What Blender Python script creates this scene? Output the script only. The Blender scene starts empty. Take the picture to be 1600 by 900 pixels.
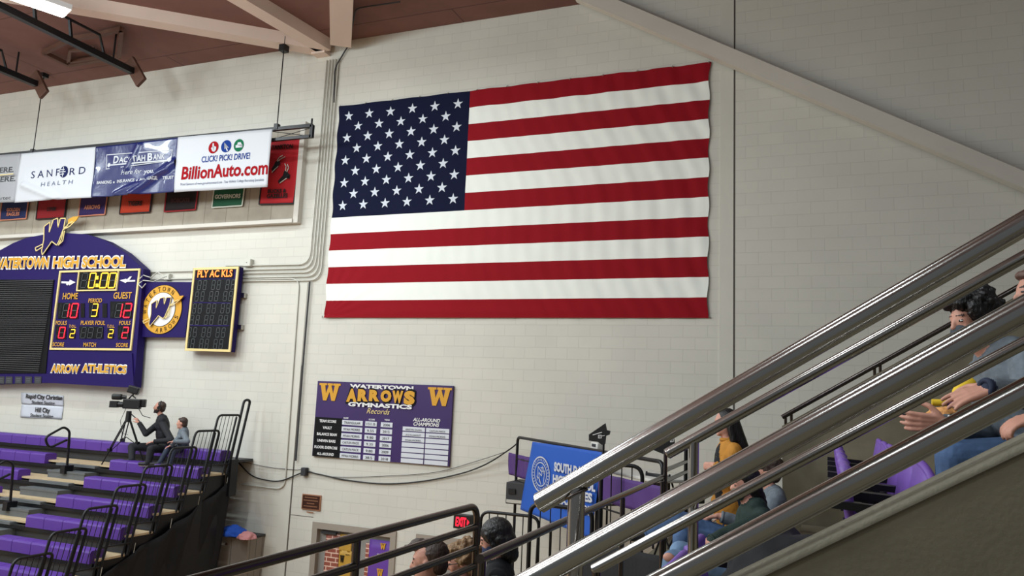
import bpy, bmesh, math, random
import numpy as np
from mathutils import Vector, Matrix, noise
V = Vector
SC = bpy.context.scene
COL = SC.collection
random.seed(7)

# ---------------------------------------------------------------- camera
FPX = 1216.67
PITCH, ROLL, YAW = math.radians(8.125), math.radians(2.444), math.radians(-22.124)
CAM = V((0, 0, 4.7))
WY = 13.209                                   # y of the flag wall
cp, sp, cy_, sy_, cr, sr = math.cos(PITCH), math.sin(PITCH), math.cos(YAW), math.sin(YAW), math.cos(ROLL), math.sin(ROLL)
FW = V((sy_*cp, cy_*cp, sp)); R0 = V((cy_, -sy_, 0)); U0 = R0.cross(FW)
RT = cr*R0 + sr*U0; UP = -sr*R0 + cr*U0
cd = bpy.data.cameras.new('camera'); cam = bpy.data.objects.new('camera', cd); COL.objects.link(cam)
cd.sensor_width = 36; cd.lens = FPX/1600*36; cd.clip_start = 0.05; cd.clip_end = 200
m3 = Matrix((RT, UP, -FW)).transposed()
cam.matrix_world = Matrix.Translation(CAM) @ m3.to_4x4()
SC.camera = cam

def ray(px, py): return FW + RT*((px-800)/FPX) + UP*((450-py)/FPX)
def on(px, py, y=WY):
    d = ray(px, py); return CAM + d*(y/d.y)
def onx(px, py, x):
    d = ray(px, py); return CAM + d*(x/d.x)
def onz(px, py, z):
    d = ray(px, py); return CAM + d*((z-CAM.z)/d.z)

# ---------------------------------------------------------------- world, exposure
w = bpy.data.worlds.new('world'); SC.world = w; w.use_nodes = True
w.node_tree.nodes['Background'].inputs[0].default_value = (0.75, 0.8, 0.85, 1)
w.node_tree.nodes['Background'].inputs[1].default_value = 0.17
SC.view_settings.view_transform = 'Standard'
try: SC.view_settings.look = 'None'
except Exception: pass
SC.view_settings.exposure = 0.18; SC.view_settings.gamma = 1.0
try: SC.view_settings.use_curve_mapping = False
except Exception: pass

CEIL = 12.15
def area(x, y, z, e, sx=1.3, sy=0.4, col=(.87, .98, 1.02), spread=180):
    l = bpy.data.lights.new('high_bay_lamp', 'AREA'); l.shape = 'RECTANGLE'; l.size = sx; l.size_y = sy
    l.energy = e; l.color = col; l.spread = math.radians(spread)
    o = bpy.data.objects.new('high_bay_lamp', l); o.location = (x, y, z); COL.objects.link(o); return o
def wall_fill(x, y, z, e):  # added point light without a fixture, brightens the upper wall
    l = bpy.data.lights.new('high_bay_bulb', 'POINT'); l.energy = e; l.shadow_soft_size = .7; l.color = (.87, .97, 1.0)
    o = bpy.data.objects.new('high_bay_bulb', l); o.location = (x, y, z); COL.objects.link(o); return o
LAMPS = []
for lx in (-21.5, -17.2, -12.9, -8.6):
    for ly in (9.1, 4.6, 0.1, -4.4): LAMPS.append((lx, ly))
LZ = 11.5
for (lx, ly) in LAMPS:
    if (lx, ly) == (-12.9, 9.1): continue      # that lamp is in view: its light is in the lamp's builder
    area(lx, ly, LZ-.12, 120)
    if ly < 5: wall_fill(lx, ly, 9.9, (250 if lx < -16 else 310) if lx < -10 else 225)
for (lx, ly) in ((-3.2, 3.5), (-3.2, -2.5), (1.6, 0.6), (1.6, -4.0)):
    area(lx, ly, LZ-.12, 75)

# ---------------------------------------------------------------- materials
def lin(c):
    return tuple(((v/255)/12.92 if v/255 <= .04045 else ((v/255+.055)/1.055)**2.4) for v in c)
MATS = {}
def mat(key, rgb, rough=.6, metal=0.0, var=0.0, vscale=4.0, bump=0.0, bscale=30.0, emit=0.0, spec=.5, aniso=None, coat=0.0, sheen=0.0):
    if key in MATS: return MATS[key]
    m = bpy.data.materials.new(key); m.use_nodes = True; nt = m.node_tree; b = nt.nodes['Principled BSDF']
    c = lin(rgb); b.inputs['Base Color'].default_value = (*c, 1)
    b.inputs['Roughness'].default_value = rough; b.inputs['Metallic'].default_value = metal
    b.inputs['Specular IOR Level'].default_value = spec
    if coat: b.inputs['Coat Weight'].default_value = coat
    if sheen: b.inputs['Sheen Weight'].default_value = sheen
    tc = nt.nodes.new('ShaderNodeTexCoord')
    if var:
        n = nt.nodes.new('ShaderNodeTexNoise'); n.inputs['Scale'].default_value = vscale; n.inputs['Detail'].default_value = 5
        nt.links.new(tc.outputs['Object'], n.inputs['Vector'])
        r = nt.nodes.new('ShaderNodeMapRange'); r.inputs['From Min'].default_value = .3; r.inputs['From Max'].default_value = .7
        r.inputs['To Min'].default_value = 1-var; r.inputs['To Max'].default_value = 1+var
        nt.links.new(n.outputs['Fac'], r.inputs['Value'])
        x = nt.nodes.new('ShaderNodeVectorMath'); x.operation = 'SCALE'; x.inputs[0].default_value = c
        nt.links.new(r.outputs['Result'], x.inputs['Scale']); nt.links.new(x.outputs['Vector'], b.inputs['Base Color'])
    if bump:
        n = nt.nodes.new('ShaderNodeTexNoise'); n.inputs['Scale'].default_value = bscale; n.inputs['Detail'].default_value = 4
        if key.startswith(('hair', 'beard')):          # strands: stretch the noise along the fall of the hair
            mp = nt.nodes.new('ShaderNodeMapping'); mp.inputs['Scale'].default_value = (3.0, 3.0, .35); nt.links.new(tc.outputs['Object'], mp.inputs['Vector']); nt.links.new(mp.outputs['Vector'], n.inputs['Vector'])
        else: nt.links.new(tc.outputs['Object'], n.inputs['Vector'])
        bp = nt.nodes.new('ShaderNodeBump'); bp.inputs['Strength'].default_value = bump; bp.inputs['Distance'].default_value = .01
        nt.links.new(n.outputs['Fac'], bp.inputs['Height']); nt.links.new(bp.outputs['Normal'], b.inputs['Normal'])
    if emit:
        b.inputs['Emission Color'].default_value = (*c, 1); b.inputs['Emission Strength'].default_value = emit
    MATS[key] = m; return m

def brick_mat(key, c1, c2, mortar, bw, bh, ms, off=(0, 0), axes='xz', offset=.5, bump=.25, rough=.7, smooth=.15, var=.04, vs=.9, freq=2):
    m = bpy.data.materials.new(key); m.use_nodes = True; nt = m.node_tree; b = nt.nodes['Principled BSDF']
    g = nt.nodes.new('ShaderNodeNewGeometry'); sx = nt.nodes.new('ShaderNodeSeparateXYZ'); cb = nt.nodes.new('ShaderNodeCombineXYZ')
    nt.links.new(g.outputs['Position'], sx.inputs[0])
    for i, a in enumerate(axes):
        ad = nt.nodes.new('ShaderNodeMath'); ad.inputs[1].default_value = off[i]
        nt.links.new(sx.outputs['xyz'.index(a)], ad.inputs[0]); nt.links.new(ad.outputs[0], cb.inputs[i])
    t = nt.nodes.new('ShaderNodeTexBrick'); t.offset = offset; t.offset_frequency = freq
    t.inputs['Scale'].default_value = 1; t.inputs['Brick Width'].default_value = bw; t.inputs['Row Height'].default_value = bh
    t.inputs['Mortar Size'].default_value = ms; t.inputs['Mortar Smooth'].default_value = smooth
    t.inputs['Color1'].default_value = (*lin(c1), 1); t.inputs['Color2'].default_value = (*lin(c2), 1); t.inputs['Mortar'].default_value = (*lin(mortar), 1)
    nt.links.new(cb.outputs[0], t.inputs['Vector'])
    n = nt.nodes.new('ShaderNodeTexNoise'); n.inputs['Scale'].default_value = vs; n.inputs['Detail'].default_value = 6
    nt.links.new(g.outputs['Position'], n.inputs['Vector'])
    r = nt.nodes.new('ShaderNodeMapRange'); r.inputs['From Min'].default_value = .3; r.inputs['From Max'].default_value = .7
    r.inputs['To Min'].default_value = 1-var; r.inputs['To Max'].default_value = 1+var; nt.links.new(n.outputs['Fac'], r.inputs['Value'])
    x = nt.nodes.new('ShaderNodeVectorMath'); x.operation = 'SCALE'
    nt.links.new(t.outputs['Color'], x.inputs[0]); nt.links.new(r.outputs['Result'], x.inputs['Scale']); nt.links.new(x.outputs['Vector'], b.inputs['Base Color'])
    n2 = nt.nodes.new('ShaderNodeTexNoise'); n2.inputs['Scale'].default_value = 60; n2.inputs['Detail'].default_value = 4
    nt.links.new(g.outputs['Position'], n2.inputs['Vector'])
    mx = nt.nodes.new('ShaderNodeMath'); mx.operation = 'MULTIPLY_ADD'; mx.inputs[1].default_value = .12
    inv = nt.nodes.new('ShaderNodeMath'); inv.operation = 'SUBTRACT'; inv.inputs[0].default_value = 1
    nt.links.new(t.outputs['Fac'], inv.inputs[1]); nt.links.new(n2.outputs['Fac'], mx.inputs[0]); nt.links.new(inv.outputs[0], mx.inputs[2])
    bp = nt.nodes.new('ShaderNodeBump'); bp.inputs['Strength'].default_value = bump; bp.inputs['Distance'].default_value = .012
    nt.links.new(mx.outputs[0], bp.inputs['Height']); nt.links.new(bp.outputs['Normal'], b.inputs['Normal'])
    b.inputs['Roughness'].default_value = rough
    MATS[key] = m; return m

# ---------------------------------------------------------------- mesh builder
def basis(d, ref=V((0, 0, 1))):
    d = d.normalized()
    if abs(d.dot(ref)) > .98: ref = V((1, 0, 0))
    a = d.cross(ref).normalized(); return a, a.cross(d).normalized()
class MB:
    def __init__(s): s.v = []; s.f = []; s.m = []; s.s = []
    def add(s, vs, fs, mi=0, sm=False):
        o = len(s.v); s.v += [V(p) for p in vs]
        for f in fs: s.f.append([i+o for i in f]); s.m.append(mi); s.s.append(sm)
        return s
    def hexa(s, p, mi=0):    # p: 4 bottom, 4 top (same winding)
        return s.add(p, [(3, 2, 1, 0), (4, 5, 6, 7), (0, 1, 5, 4), (1, 2, 6, 5), (2, 3, 7, 6), (3, 0, 4, 7)], mi)
    def bb(s, x0, x1, y0, y1, z0, z1, mi=0):
        return s.hexa([(x0, y0, z0), (x1, y0, z0), (x1, y1, z0), (x0, y1, z0), (x0, y0, z1), (x1, y0, z1), (x1, y1, z1), (x0, y1, z1)], mi)
    def box(s, c, size, R=None, mi=0):
        c = V(c); R = R or Matrix.Identity(3); a, b, d = size[0]/2, size[1]/2, size[2]/2
        return s.hexa([c + R @ V(q) for q in [(-a, -b, -d), (a, -b, -d), (a, b, -d), (-a, b, -d), (-a, -b, d), (a, -b, d), (a, b, d), (-a, b, d)]], mi)
    def bev(s, c, size, r, R=None, mi=0, sm=True):   # box with rounded edges
        bm = bmesh.new(); bmesh.ops.create_cube(bm, size=1)
        for q in bm.verts: q.co = V((q.co.x*size[0], q.co.y*size[1], q.co.z*size[2]))
        bmesh.ops.bevel(bm, geom=bm.edges[:], offset=r, segments=2, profile=.5, affect='EDGES')
        R = R or Matrix.Identity(3); c = V(c)
        bm.verts.index_update()
        s.add([c + R @ q.co for q in bm.verts], [[q.index for q in f.verts] for f in bm.faces], mi, sm); bm.free(); return s
    def bar(s, p0, p1, w, h, up=V((0, 0, 1)), mi=0):
        p0, p1 = V(p0), V(p1); d = (p1-p0).normalized(); a = d.cross(V(up)).normalized(); b = a.cross(d).normalized()
        a, b = a*w/2, b*h/2
        return s.hexa([p0-a-b, p0+a-b, p1+a-b, p1-a-b, p0-a+b, p0+a+b, p1+a+b, p1-a+b], mi)
    def tube(s, path, r, n=10, cyc=False, mi=0, caps=True):
        path = [V(p) for p in path]; N = len(path); rr = r if isinstance(r, (list, tuple)) else [r]*N
        a0 = None; rings = []
        for i, p in enumerate(path):
            if cyc: d = path[(i+1) % N]-path[i-1]
            else: d = path[min(i+1, N-1)]-path[max(i-1, 0)]
            d.normalize()
            if a0 is None: a = basis(d)[0]; b = d.cross(a)
            else:
                a = (a0 - d*a0.dot(d)).normalized(); b = d.cross(a)
            a0 = a
            k = 1
            if 0 < i < N-1 or cyc:
                d1 = (path[i]-path[i-1]).normalized(); k = 1/max(.5, abs(d1.dot(d)))
            rings.append([p + (a*math.cos(t) + b*math.sin(t))*rr[i]*(k**.5) for t in [2*math.pi*j/n for j in range(n)]])
        vs = [q for g in rings for q in g]; fs = []
        for i in range(N if cyc else N-1):
            for j in range(n):
                k1 = ((i+1) % N)*n
                fs.append((i*n+j, i*n+(j+1) % n, k1+(j+1) % n, k1+j))
        s.add(vs, fs, mi, True)
        if caps and not cyc:
            s.add(rings[0], [tuple(range(n))[::-1]], mi); s.add(rings[-1], [tuple(range(n))], mi)
        return s
    def cyl(s, p0, p1, r0, r1=None, n=14, mi=0): return s.tube([p0, p1], [r0, r1 if r1 is not None else r0], n, mi=mi)
    def ell(s, c, rad, R=None, n=14, mi=0):
        c = V(c); R = R or Matrix.Identity(3); vs = []; fs = []; m = n//2
        for i in range(m+1):
            th = math.pi*i/m
            for j in range(n):
                ph = 2*math.pi*j/n
                vs.append(c + R @ V((rad[0]*math.sin(th)*math.cos(ph), rad[1]*math.sin(th)*math.sin(ph), rad[2]*math.cos(th))))
        for i in range(m):
            for j in range(n): fs.append((i*n+j, (i+1)*n+j, (i+1)*n+(j+1) % n, i*n+(j+1) % n))
        return s.add(vs, fs, mi, True)
    def prism(s, poly, off, mi=0):
        p = [V(q) for q in poly]; o = V(off); n = len(p)
        s.add(p + [q+o for q in p], [tuple(range(n)), tuple(range(n, 2*n))[::-1]] + [(i, (i+1) % n + n*0, (i+1) % n+n, i+n)[::-1] for i in range(n)], mi); return s
    def wp(s, poly, y, t=.01, mi=0):                 # polygon (x, z) facing -y, thickness t behind it
        return s.prism([(q[0], y, q[1]) for q in poly], (0, t, 0), mi)
    def pp(s, pix, y, t=.01, mi=0):                  # outline measured on the plane y
        return s.prism([on(a, b, y) for a, b in pix], (0, t, 0), mi)
    def line(s, pts, y, wd, t=.01, cyc=False, mi=0):
        n = len(pts)
        for i in range(n if cyc else n-1):
            a, b = V((pts[i][0], y+t/2, pts[i][1])), V((pts[(i+1) % n][0], y+t/2, pts[(i+1) % n][1]))
            d = (b-a).normalized()*wd/2; s.bar(a-d, (b-d) if cyc else (b+d), wd, t, up=(0, 1, 0), mi=mi)
        return s
    def lpx(s, pix, y, wd, t=.01, cyc=False, mi=0):
        return s.line([(q.x, q.z) for q in [on(a, b, y) for a, b in pix]], y, wd, t, cyc, mi)
    def grid(s, f, nu, nv, mi=0, sm=True, th=0):
        vs = [f(i/nu, j/nv) for j in range(nv+1) for i in range(nu+1)]
        fs = [(j*(nu+1)+i, j*(nu+1)+i+1, (j+1)*(nu+1)+i+1, (j+1)*(nu+1)+i) for j in range(nv) for i in range(nu)]
        s.add(vs, fs, 0, sm)
        if callable(mi):
            for k, (j, i) in enumerate([(j, i) for j in range(nv) for i in range(nu)]): s.m[len(s.m)-len(fs)+k] = mi((i+.5)/nu, (j+.5)/nv)
        return s
def build(mb, name, mats, parent=None, solid=0):
    if not isinstance(mats, (list, tuple)): mats = [mats]
    o0 = V((0, 0, 0))
    if parent is not None: o0 = wloc(parent)
    me = bpy.data.meshes.new(name); me.from_pydata([tuple(q-o0) for q in mb.v], [], mb.f)
    for m in mats: me.materials.append(MATS[m] if isinstance(m, str) else m)
    me.polygons.foreach_set('material_index', mb.m); me.polygons.foreach_set('use_smooth', mb.s)
    me.validate(); me.update()
    o = bpy.data.objects.new(name, me); COL.objects.link(o)
    if parent is not None: o.parent = parent
    if solid:
        md = o.modifiers.new('thickness', 'SOLIDIFY'); md.thickness = solid; md.offset = 0
    return o
def wloc(o):
    l = V((0, 0, 0))
    while o is not None: l = l + V(o.location); o = o.parent
    return l
def tag(o, label=None, cat=None, group=None, kind=None):
    if label: o['label'] = label
    if cat: o['category'] = cat
    if group: o['group'] = group
    if kind: o['kind'] = kind
    return o
def thing(name, label, cat, loc, group=None):
    o = bpy.data.objects.new(name, None); o.empty_display_size = .1; COL.objects.link(o); o.location = V(loc)
    return tag(o, label, cat, group)
def struct(mb, name, mats):
    return tag(build(mb, name, mats), kind='structure')
def copy_tree(o, parent=None, off=V((0, 0, 0))):
    c = o.copy(); COL.objects.link(c); c.parent = parent
    if parent is None: c.location = V(o.location)+V(off)
    for ch in list(o.children): copy_tree(ch, c)
    return c

# ---------------------------------------------------------------- lettering
def smooth_path(P, n=6):
    out = []
    for i in range(len(P)-1):
        a, b, c, d = P[max(0, i-1)], P[i], P[i+1], P[min(len(P)-1, i+2)]
        for k in range(n):
            t = k/n; out.append(.5*((2*b)+(c-a)*t+(2*a-5*b+4*c-d)*t*t+(3*b-a-3*c+d)*t*t*t))
    return out+[P[-1]]
_tc = {}
def glyphs(txt, bold=0.0, res=3, shear=0.0, sp=1.0):
    k = (txt, bold, res, shear, sp)
    if k in _tc: return _tc[k]
    cu = bpy.data.curves.new('t', 'FONT'); cu.body = txt; cu.size = 1; cu.offset = bold; cu.resolution_u = res; cu.shear = shear; cu.space_character = sp; cu.fill_mode = 'FRONT'
    ob = bpy.data.objects.new('t', cu); COL.objects.link(ob)
    bpy.context.view_layer.update()
    me = bpy.data.meshes.new_from_object(ob.evaluated_get(bpy.context.evaluated_depsgraph_get()))
    vs = [V(q.co) for q in me.vertices]; fs = [list(p.vertices) for p in me.polygons]
    bpy.data.objects.remove(ob); bpy.data.curves.remove(cu); bpy.data.meshes.remove(me)
    if vs:
        x0 = min(q.x for q in vs); x1 = max(q.x for q in vs)
    else: x0, x1 = 0, 1
    _tc[k] = (vs, fs, x0, x1); return _tc[k]
CAP = .70
def text(mb, txt, bl, u, up, width, height, mi=0, bold=.0, res=3, shear=0.0, sp=1.0):
    vs, fs, x0, x1 = glyphs(txt, bold, res, shear, sp)
    k = width/max(1e-6, x1-x0)
    bl, u, up = V(bl), V(u).normalized(), V(up).normalized()
    mb.add([bl + u*((q.x-x0)*k) + up*(q.y*height/CAP) for q in vs], [f for f in fs], mi)
def tpx(mb, txt, bl, br, h, y, mi=0, bold=.0, shear=0.0, sp=1.0, level=True):
    a, b, c = on(*bl, y), on(*br, y), on(bl[0], bl[1]-h, y)
    if level: z = (a.z+b.z)/2; a.z = z; b.z = z
    text(mb, txt, a, b-a, (0, 0, 1), (b-a).length, abs(on(bl[0], bl[1], y).z-c.z), mi, bold, 3, shear, sp)
SEG = {'0': 'abcdef', '1': 'bc', '2': 'abged', '3': 'abgcd', '8': 'abcdefg', ' ': ''}
def seg7(mb, x, z, wd, h, ch, y, on_mi, off_mi, sl=.08, t=.16):
    # x, z lower left; slanted seven segment digit
    P = {'a': ((0, 1), (1, 1)), 'b': ((1, 1), (1, .5)), 'c': ((1, .5), (1, 0)), 'd': ((0, 0), (1, 0)), 'e': ((0, 0), (0, .5)), 'f': ((0, .5), (0, 1)), 'g': ((0, .5), (1, .5))}
    for k, (p, q) in P.items():
        lit = k in SEG[ch]
        a = V((x+p[0]*wd+p[1]*h*sl, z+p[1]*h)); b = V((x+q[0]*wd+q[1]*h*sl, z+q[1]*h)); d = (b-a)*.12
        tw = wd*t*(1 if lit else .55)
        mb.line([(a+d)[:], (b-d)[:]], y-(.004 if lit else 0), tw, .004, mi=on_mi if lit else off_mi)
def seg_px(mb, x0, x1, y0, y1, ch, y, on_mi, off_mi, **k):
    a, b, c = on(x0, y1, y), on(x1, y1, y), on(x0, y0, y)
    h = c.z-a.z; seg7(mb, a.x, a.z, (b.x-a.x)-.08*h, h, ch, y, on_mi, off_mi, **k)
# ---------------------------------------------------------------- palette
brick_mat('painted_block', (212, 209, 198), (209, 206, 196), (199, 196, 186), .4064, .2032, .0042, off=(2.228, 30*.2032-6.052), bump=.4, rough=.62, var=.035)
brick_mat('ceiling_deck', (126, 88, 80), (122, 86, 78), (84, 56, 52), 7.3, 2.44, .012, off=(3.0, 2.0), axes='xy', bump=.3, rough=.85, var=.09, vs=1.6)
brick_mat('acoustic_panel', (172, 162, 147), (164, 155, 141), (118, 110, 99), .61, 4.0, .006, off=(0, -7.5), offset=0, bump=.4, rough=.9, var=.10, vs=3.5)
brick_mat('gym_floor', (196, 158, 110), (186, 146, 98), (150, 112, 74), 1.8, .057, .001, axes='xy', bump=.05, rough=.3, var=.06)
brick_mat('brick_paper', (156, 88, 70), (142, 74, 60), (226, 190, 172), .21, .085, .011, axes='xz', bump=.0, rough=.6, var=.06)
brick_mat('steel_locker', (142, 133, 123), (140, 131, 121), (70, 64, 58), .18, 3.0, .006, offset=0, axes='yz', bump=.4, rough=.5, var=.03)
mat('wall_smooth', (210, 207, 196), .6, var=.02, vscale=2, bump=.1)
mat('joint_dark', (88, 82, 76), .8)
mat('beam_paint', (226, 204, 190), .55, var=.03, vscale=1.5)
mat('brace_paint', (206, 200, 190), .55, var=.03, vscale=1.5)
mat('concrete', (120, 112, 93), .85, var=.26, vscale=2.6, bump=.12, bscale=90)
mat('concrete_cap', (156, 149, 130), .75, var=.10, vscale=5, bump=.3, bscale=60)
mat('conduit', (196, 194, 184), .45, metal=.2)
mat('black_metal', (22, 22, 25), .4, metal=.3)
mat('black_cloth', (20, 20, 23), .9, var=.2, vscale=6, bump=.4, bscale=18)
mat('black_plastic', (14, 14, 16), .45)
mat('dark_grey', (52, 52, 55), .6)
mat('steel', (176, 173, 169), .19, metal=1.0)
mat('dark_steel', (96, 90, 88), .22, metal=1.0)
mat('purple', (62, 38, 128), .45, var=.03)
mat('bench_purple', (82, 46, 140), .45, var=.05, vscale=3)
mat('seat_purple', (112, 76, 164), .5, var=.06, vscale=8)
mat('board_purple', (30, 15, 84), .6, spec=.2, var=.05, vscale=1.2)
mat('record_purple', (52, 24, 92), .5, var=.08, vscale=1.3)
mat('gold', (214, 156, 36), .5)
mat('pale_gold', (232, 208, 140), .5)
mat('white_paint', (232, 232, 232), .5)
mat('white', (226, 226, 224), .6)
mat('led_off', (74, 80, 82), .5)
mat('led_black', (9, 9, 13), .6, spec=.2)
mat('led_red', (255, 18, 44), .5, emit=2.4)
mat('led_yellow', (255, 186, 40), .5, emit=2.0)
mat('led_amber', (255, 120, 40), .5, emit=1.7)
mat('lamp_white', (255, 250, 240), .5, emit=14)
mat('tan_wood', (190, 168, 134), .5, var=.07, vscale=5)
mat('brown_wood', (92, 60, 46), .6, var=.08)
mat('grey_step', (92, 96, 98), .5, var=.08, vscale=8)
mat('flag_red', (146, 20, 32), .85, spec=.15)
mat('flag_white', (248, 251, 244), .85, spec=.2)
mat('flag_blue', (17, 22, 50), .85, spec=.15)
mat('star_white', (214, 220, 230), .8)
mat('door_grey', (150, 148, 144), .45, metal=.1)
mat('frame_grey', (158, 148, 136), .5)
mat('bronze', (74, 44, 34), .45, metal=.4)
mat('bronze_light', (180, 128, 98), .4, metal=.4)

# ---------------------------------------------------------------- room shell
D1 = (-9.33, -7.50, 2.15); D2 = (-7.04, -5.2, 2.15)
m = MB()
for (x0, x1, z0, z1) in ((-26, D1[0], -.2, D1[2]), (D1[1], D2[0], -.2, D1[2]), (D2[1], 9, -.2, D1[2]), (-26, 9, D1[2], 13.2)):
    m.bb(x0, x1, WY, WY+.3, z0, z1)
struct(m, 'wall_front', 'painted_block')
struct(MB().bb(-26.3, -26, -10, WY+.3, -.2, 13.2), 'wall_left', 'painted_block')
struct(MB().bb(-26, 9, -10, WY+.6, CEIL, CEIL+.25), 'ceiling', 'ceiling_deck')
struct(MB().bb(-26, 9, -10, WY+.6, -.25, 0), 'floor', 'gym_floor')
# smooth pilaster strips with their control joints
m = MB().bb(-1.635, -1.41, WY-.012, WY+.01, 3.0, CEIL)
m.bb(-1.405, -1.385, WY-.004, WY+.01, 0, CEIL, 1)
struct(m, 'trim_1', ['wall_smooth', 'joint_dark'])
m = MB().bb(-10.2, -9.93, WY-.014, WY+.01, 0, 6.9); m.bb(-9.925, -9.905, WY-.006, WY+.01, 0, 5.2, 1)
zz_ = on(470, 806.5).z; m.bb(-9.9, -9.36, WY-.002, WY+.01, zz_, zz_+.012, 1)
struct(m, 'trim_2', ['wall_smooth', 'joint_dark'])

# acoustic panel band behind the banners
PX1 = -10.22
struct(MB().bb(-25.9, PX1-.12, WY-.07, WY, 8.25, 10.35), 'trim_3', 'acoustic_panel')
m = MB().bb(PX1-.12, PX1, WY-.14, WY, 8.17, 10.38); m.bb(-25.9, PX1-.12, WY-.17, WY, 8.17, 8.25)
struct(m, 'trim_4', 'brace_paint')

# roof ribs meeting at the node above the conduits
node = V((-9.87, WY-.05, CEIL))
def rib(name, label, p0, p1, wd, dp, mats='beam_paint'):
    m = MB(); p0, p1 = V(p0), V(p1); m.bar(p0, p1, wd, dp)
    o = build(m, name, mats); tag(o, kind='structure'); return o
ribz = CEIL-.13
def far(px, py, k):  # a point beyond the picture edge along the rib
    q = onz(px, py, CEIL-.2); d = (q-node); d.z = 0; q2 = node + d*k; q2.z = ribz; return q2
n0 = V((node.x, node.y, ribz))
rib('trim_5', '', n0+V((-.1, -.05, 0)), far(106, 10, 3.4), .34, .26)
rib('trim_6', '', n0+V((0, -.1, .0)), far(385, 5, 8), .34, .26)
m = MB(); q = onz(533, 62, ribz); q2_ = onz(534, 0, ribz); q2_ = q+(q2_-q)*8; m.bar(q, V((q2_.x, q2_.y, ribz)), .43, .30); struct(m, 'trim_7', 'beam_paint')
# bracket where the ribs meet the wall
b0 = on(505, 66, WY-.06); m = MB(); m.bb(b0.x-.17, b0.x+.17, WY-.22, WY, b0.z-.32, CEIL-.05); struct(m, 'trim_8', 'beam_paint')
# sloping brace against the wall
pa, pb = on(800, -62, 13.0), on(1700, 341, 13.0)
dr = (pb-pa).normalized(); upn = V((-dr.z, 0, dr.x))
t0, t1 = on(1240, 115.5, 12.93), on(1600, 267, 12.93); l0, l1 = on(1240, 141.5, 12.93), on(1600, 294, 12.93)
def ext(a, b, t): return a+(b-a)*t
T0, T1, L0, L1 = ext(t0, t1, -1.32), ext(t0, t1, 1.6), ext(l0, l1, -1.32), ext(l0, l1, 1.6)
m = MB(); dy = V((0, .2, 0)); m.hexa([L0, L1, L1+dy, L0+dy, T0, T1, T1+dy, T0+dy])
g = V((0, .2, 0)); h = upn*.045
m.hexa([T0+g, T1+g, T1+V((0, .27, 0)), T0+V((0, .27, 0)), T0+g+h, T1+g+h, T1+V((0, .27, 0))+h, T0+V((0, .27, 0))+h], 1)
struct(m, 'trim_9', ['brace_paint', 'beam_paint'])

# ---------------------------------------------------------------- ceiling things
lm = thing('ceiling_light', 'bright white linear ceiling light above the black steel booms', 'ceiling light', (-13.27, 9.15, 11.5))
c0 = [onz(20, -11, 11.5), onz(72, -20, 11.5), onz(104, 15, 11.5), onz(83, 21, 11.5)]
ctr = V((-13.35, 8.95, 11.5)); dl = V((.42, 1, 0)).normalized(); sd = V((dl.y, -dl.x, 0))
Rl = Matrix((sd, dl, V((0, 0, 1)))).transposed()
build(MB().box(ctr+V((0, 0, .05)), (.46, 1.3, .1), Rl), 'housing', 'white', lm)
build(MB().box(ctr+V((0, 0, -.012)), (.42, 1.24, .02), Rl), 'diffuser', 'lamp_white', lm)
build(MB().cyl(ctr+V((0, 0, .1)), (ctr.x, ctr.y, CEIL), .012), 'hanging_rod', 'black_metal', lm)
la = area(ctr.x, ctr.y, 11.46, 150, .4, 1.2); la.rotation_euler.z = -math.atan2(dl.x, dl.y)

def arm(end_px, label, x, y0):
    e = onx(end_px[0], end_px[1], x); z = e.z
    t = thing('steel_boom', label, 'steel boom', e, 'hinged steel booms below the ceiling')
    m = MB(); m.bar((x, y0, z), (x, e.y+.02, z), .13, .13)
    build(m, 'lower_chord', 'black_metal', t)
    build(MB().tube([(x+.02, y0, z+.42), (x+.02, e.y-.9, z+.42), (x+.02, e.y-.75, z+.06)], .03, 8), 'upper_chord', 'black_metal', t)
    for k in range(6):
        yy = e.y-1.5-k*.78
        if yy > y0: build(MB().bar((x, yy, z), (x+.02, yy-.12, z+.42), .05, .05), 'strut', 'black_metal', t)
    build(MB().cyl((x, e.y-.5, z+.05), (x, e.y-.5, CEIL), .02), 'hanger', 'black_metal', t)
    R = Matrix.Rotation(math.radians(-38), 3, 'Y')
    build(MB().bev((x+.05, e.y+.05, z), (.28, .08, .72), .01, R, sm=False), 'end_plate', 'brown_wood', t)
arm((206, 111), 'longer black steel boom with brown end plate, nearer the roof ribs', -14.15, 5.2)
arm((56, 131), 'shorter black steel boom with brown end plate, at the far left edge', -17.2, 5.5)

# brown square frame folded up against the ceiling
fr = thing('backboard_frame', 'brown steel frame folded flat against the ceiling behind the black boom', 'frame', onz(125, 75, 12.08))
def zf(px, z=12.05): return [onz(a, b, z) for a, b in px]
q = zf([(68, 82), (107, 101), (186, 88), (190, 45), (150, 55), (114, 60)])
m = MB()
for a, b in ((0, 1), (1, 2), (2, 3), (3, 4), (0, 5), (4, 5)): m.bar(q[a], q[b], .09, .09)
build(m, 'outer_frame', 'brown_wood', fr)
q = zf([(109, 79), (107, 97), (156, 90), (148, 76)]); m = MB()
for a in range(4): m.bar(q[a], q[(a+1) % 4], .07, .07)
build(m, 'inner_frame', 'brown_wood', fr)

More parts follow.
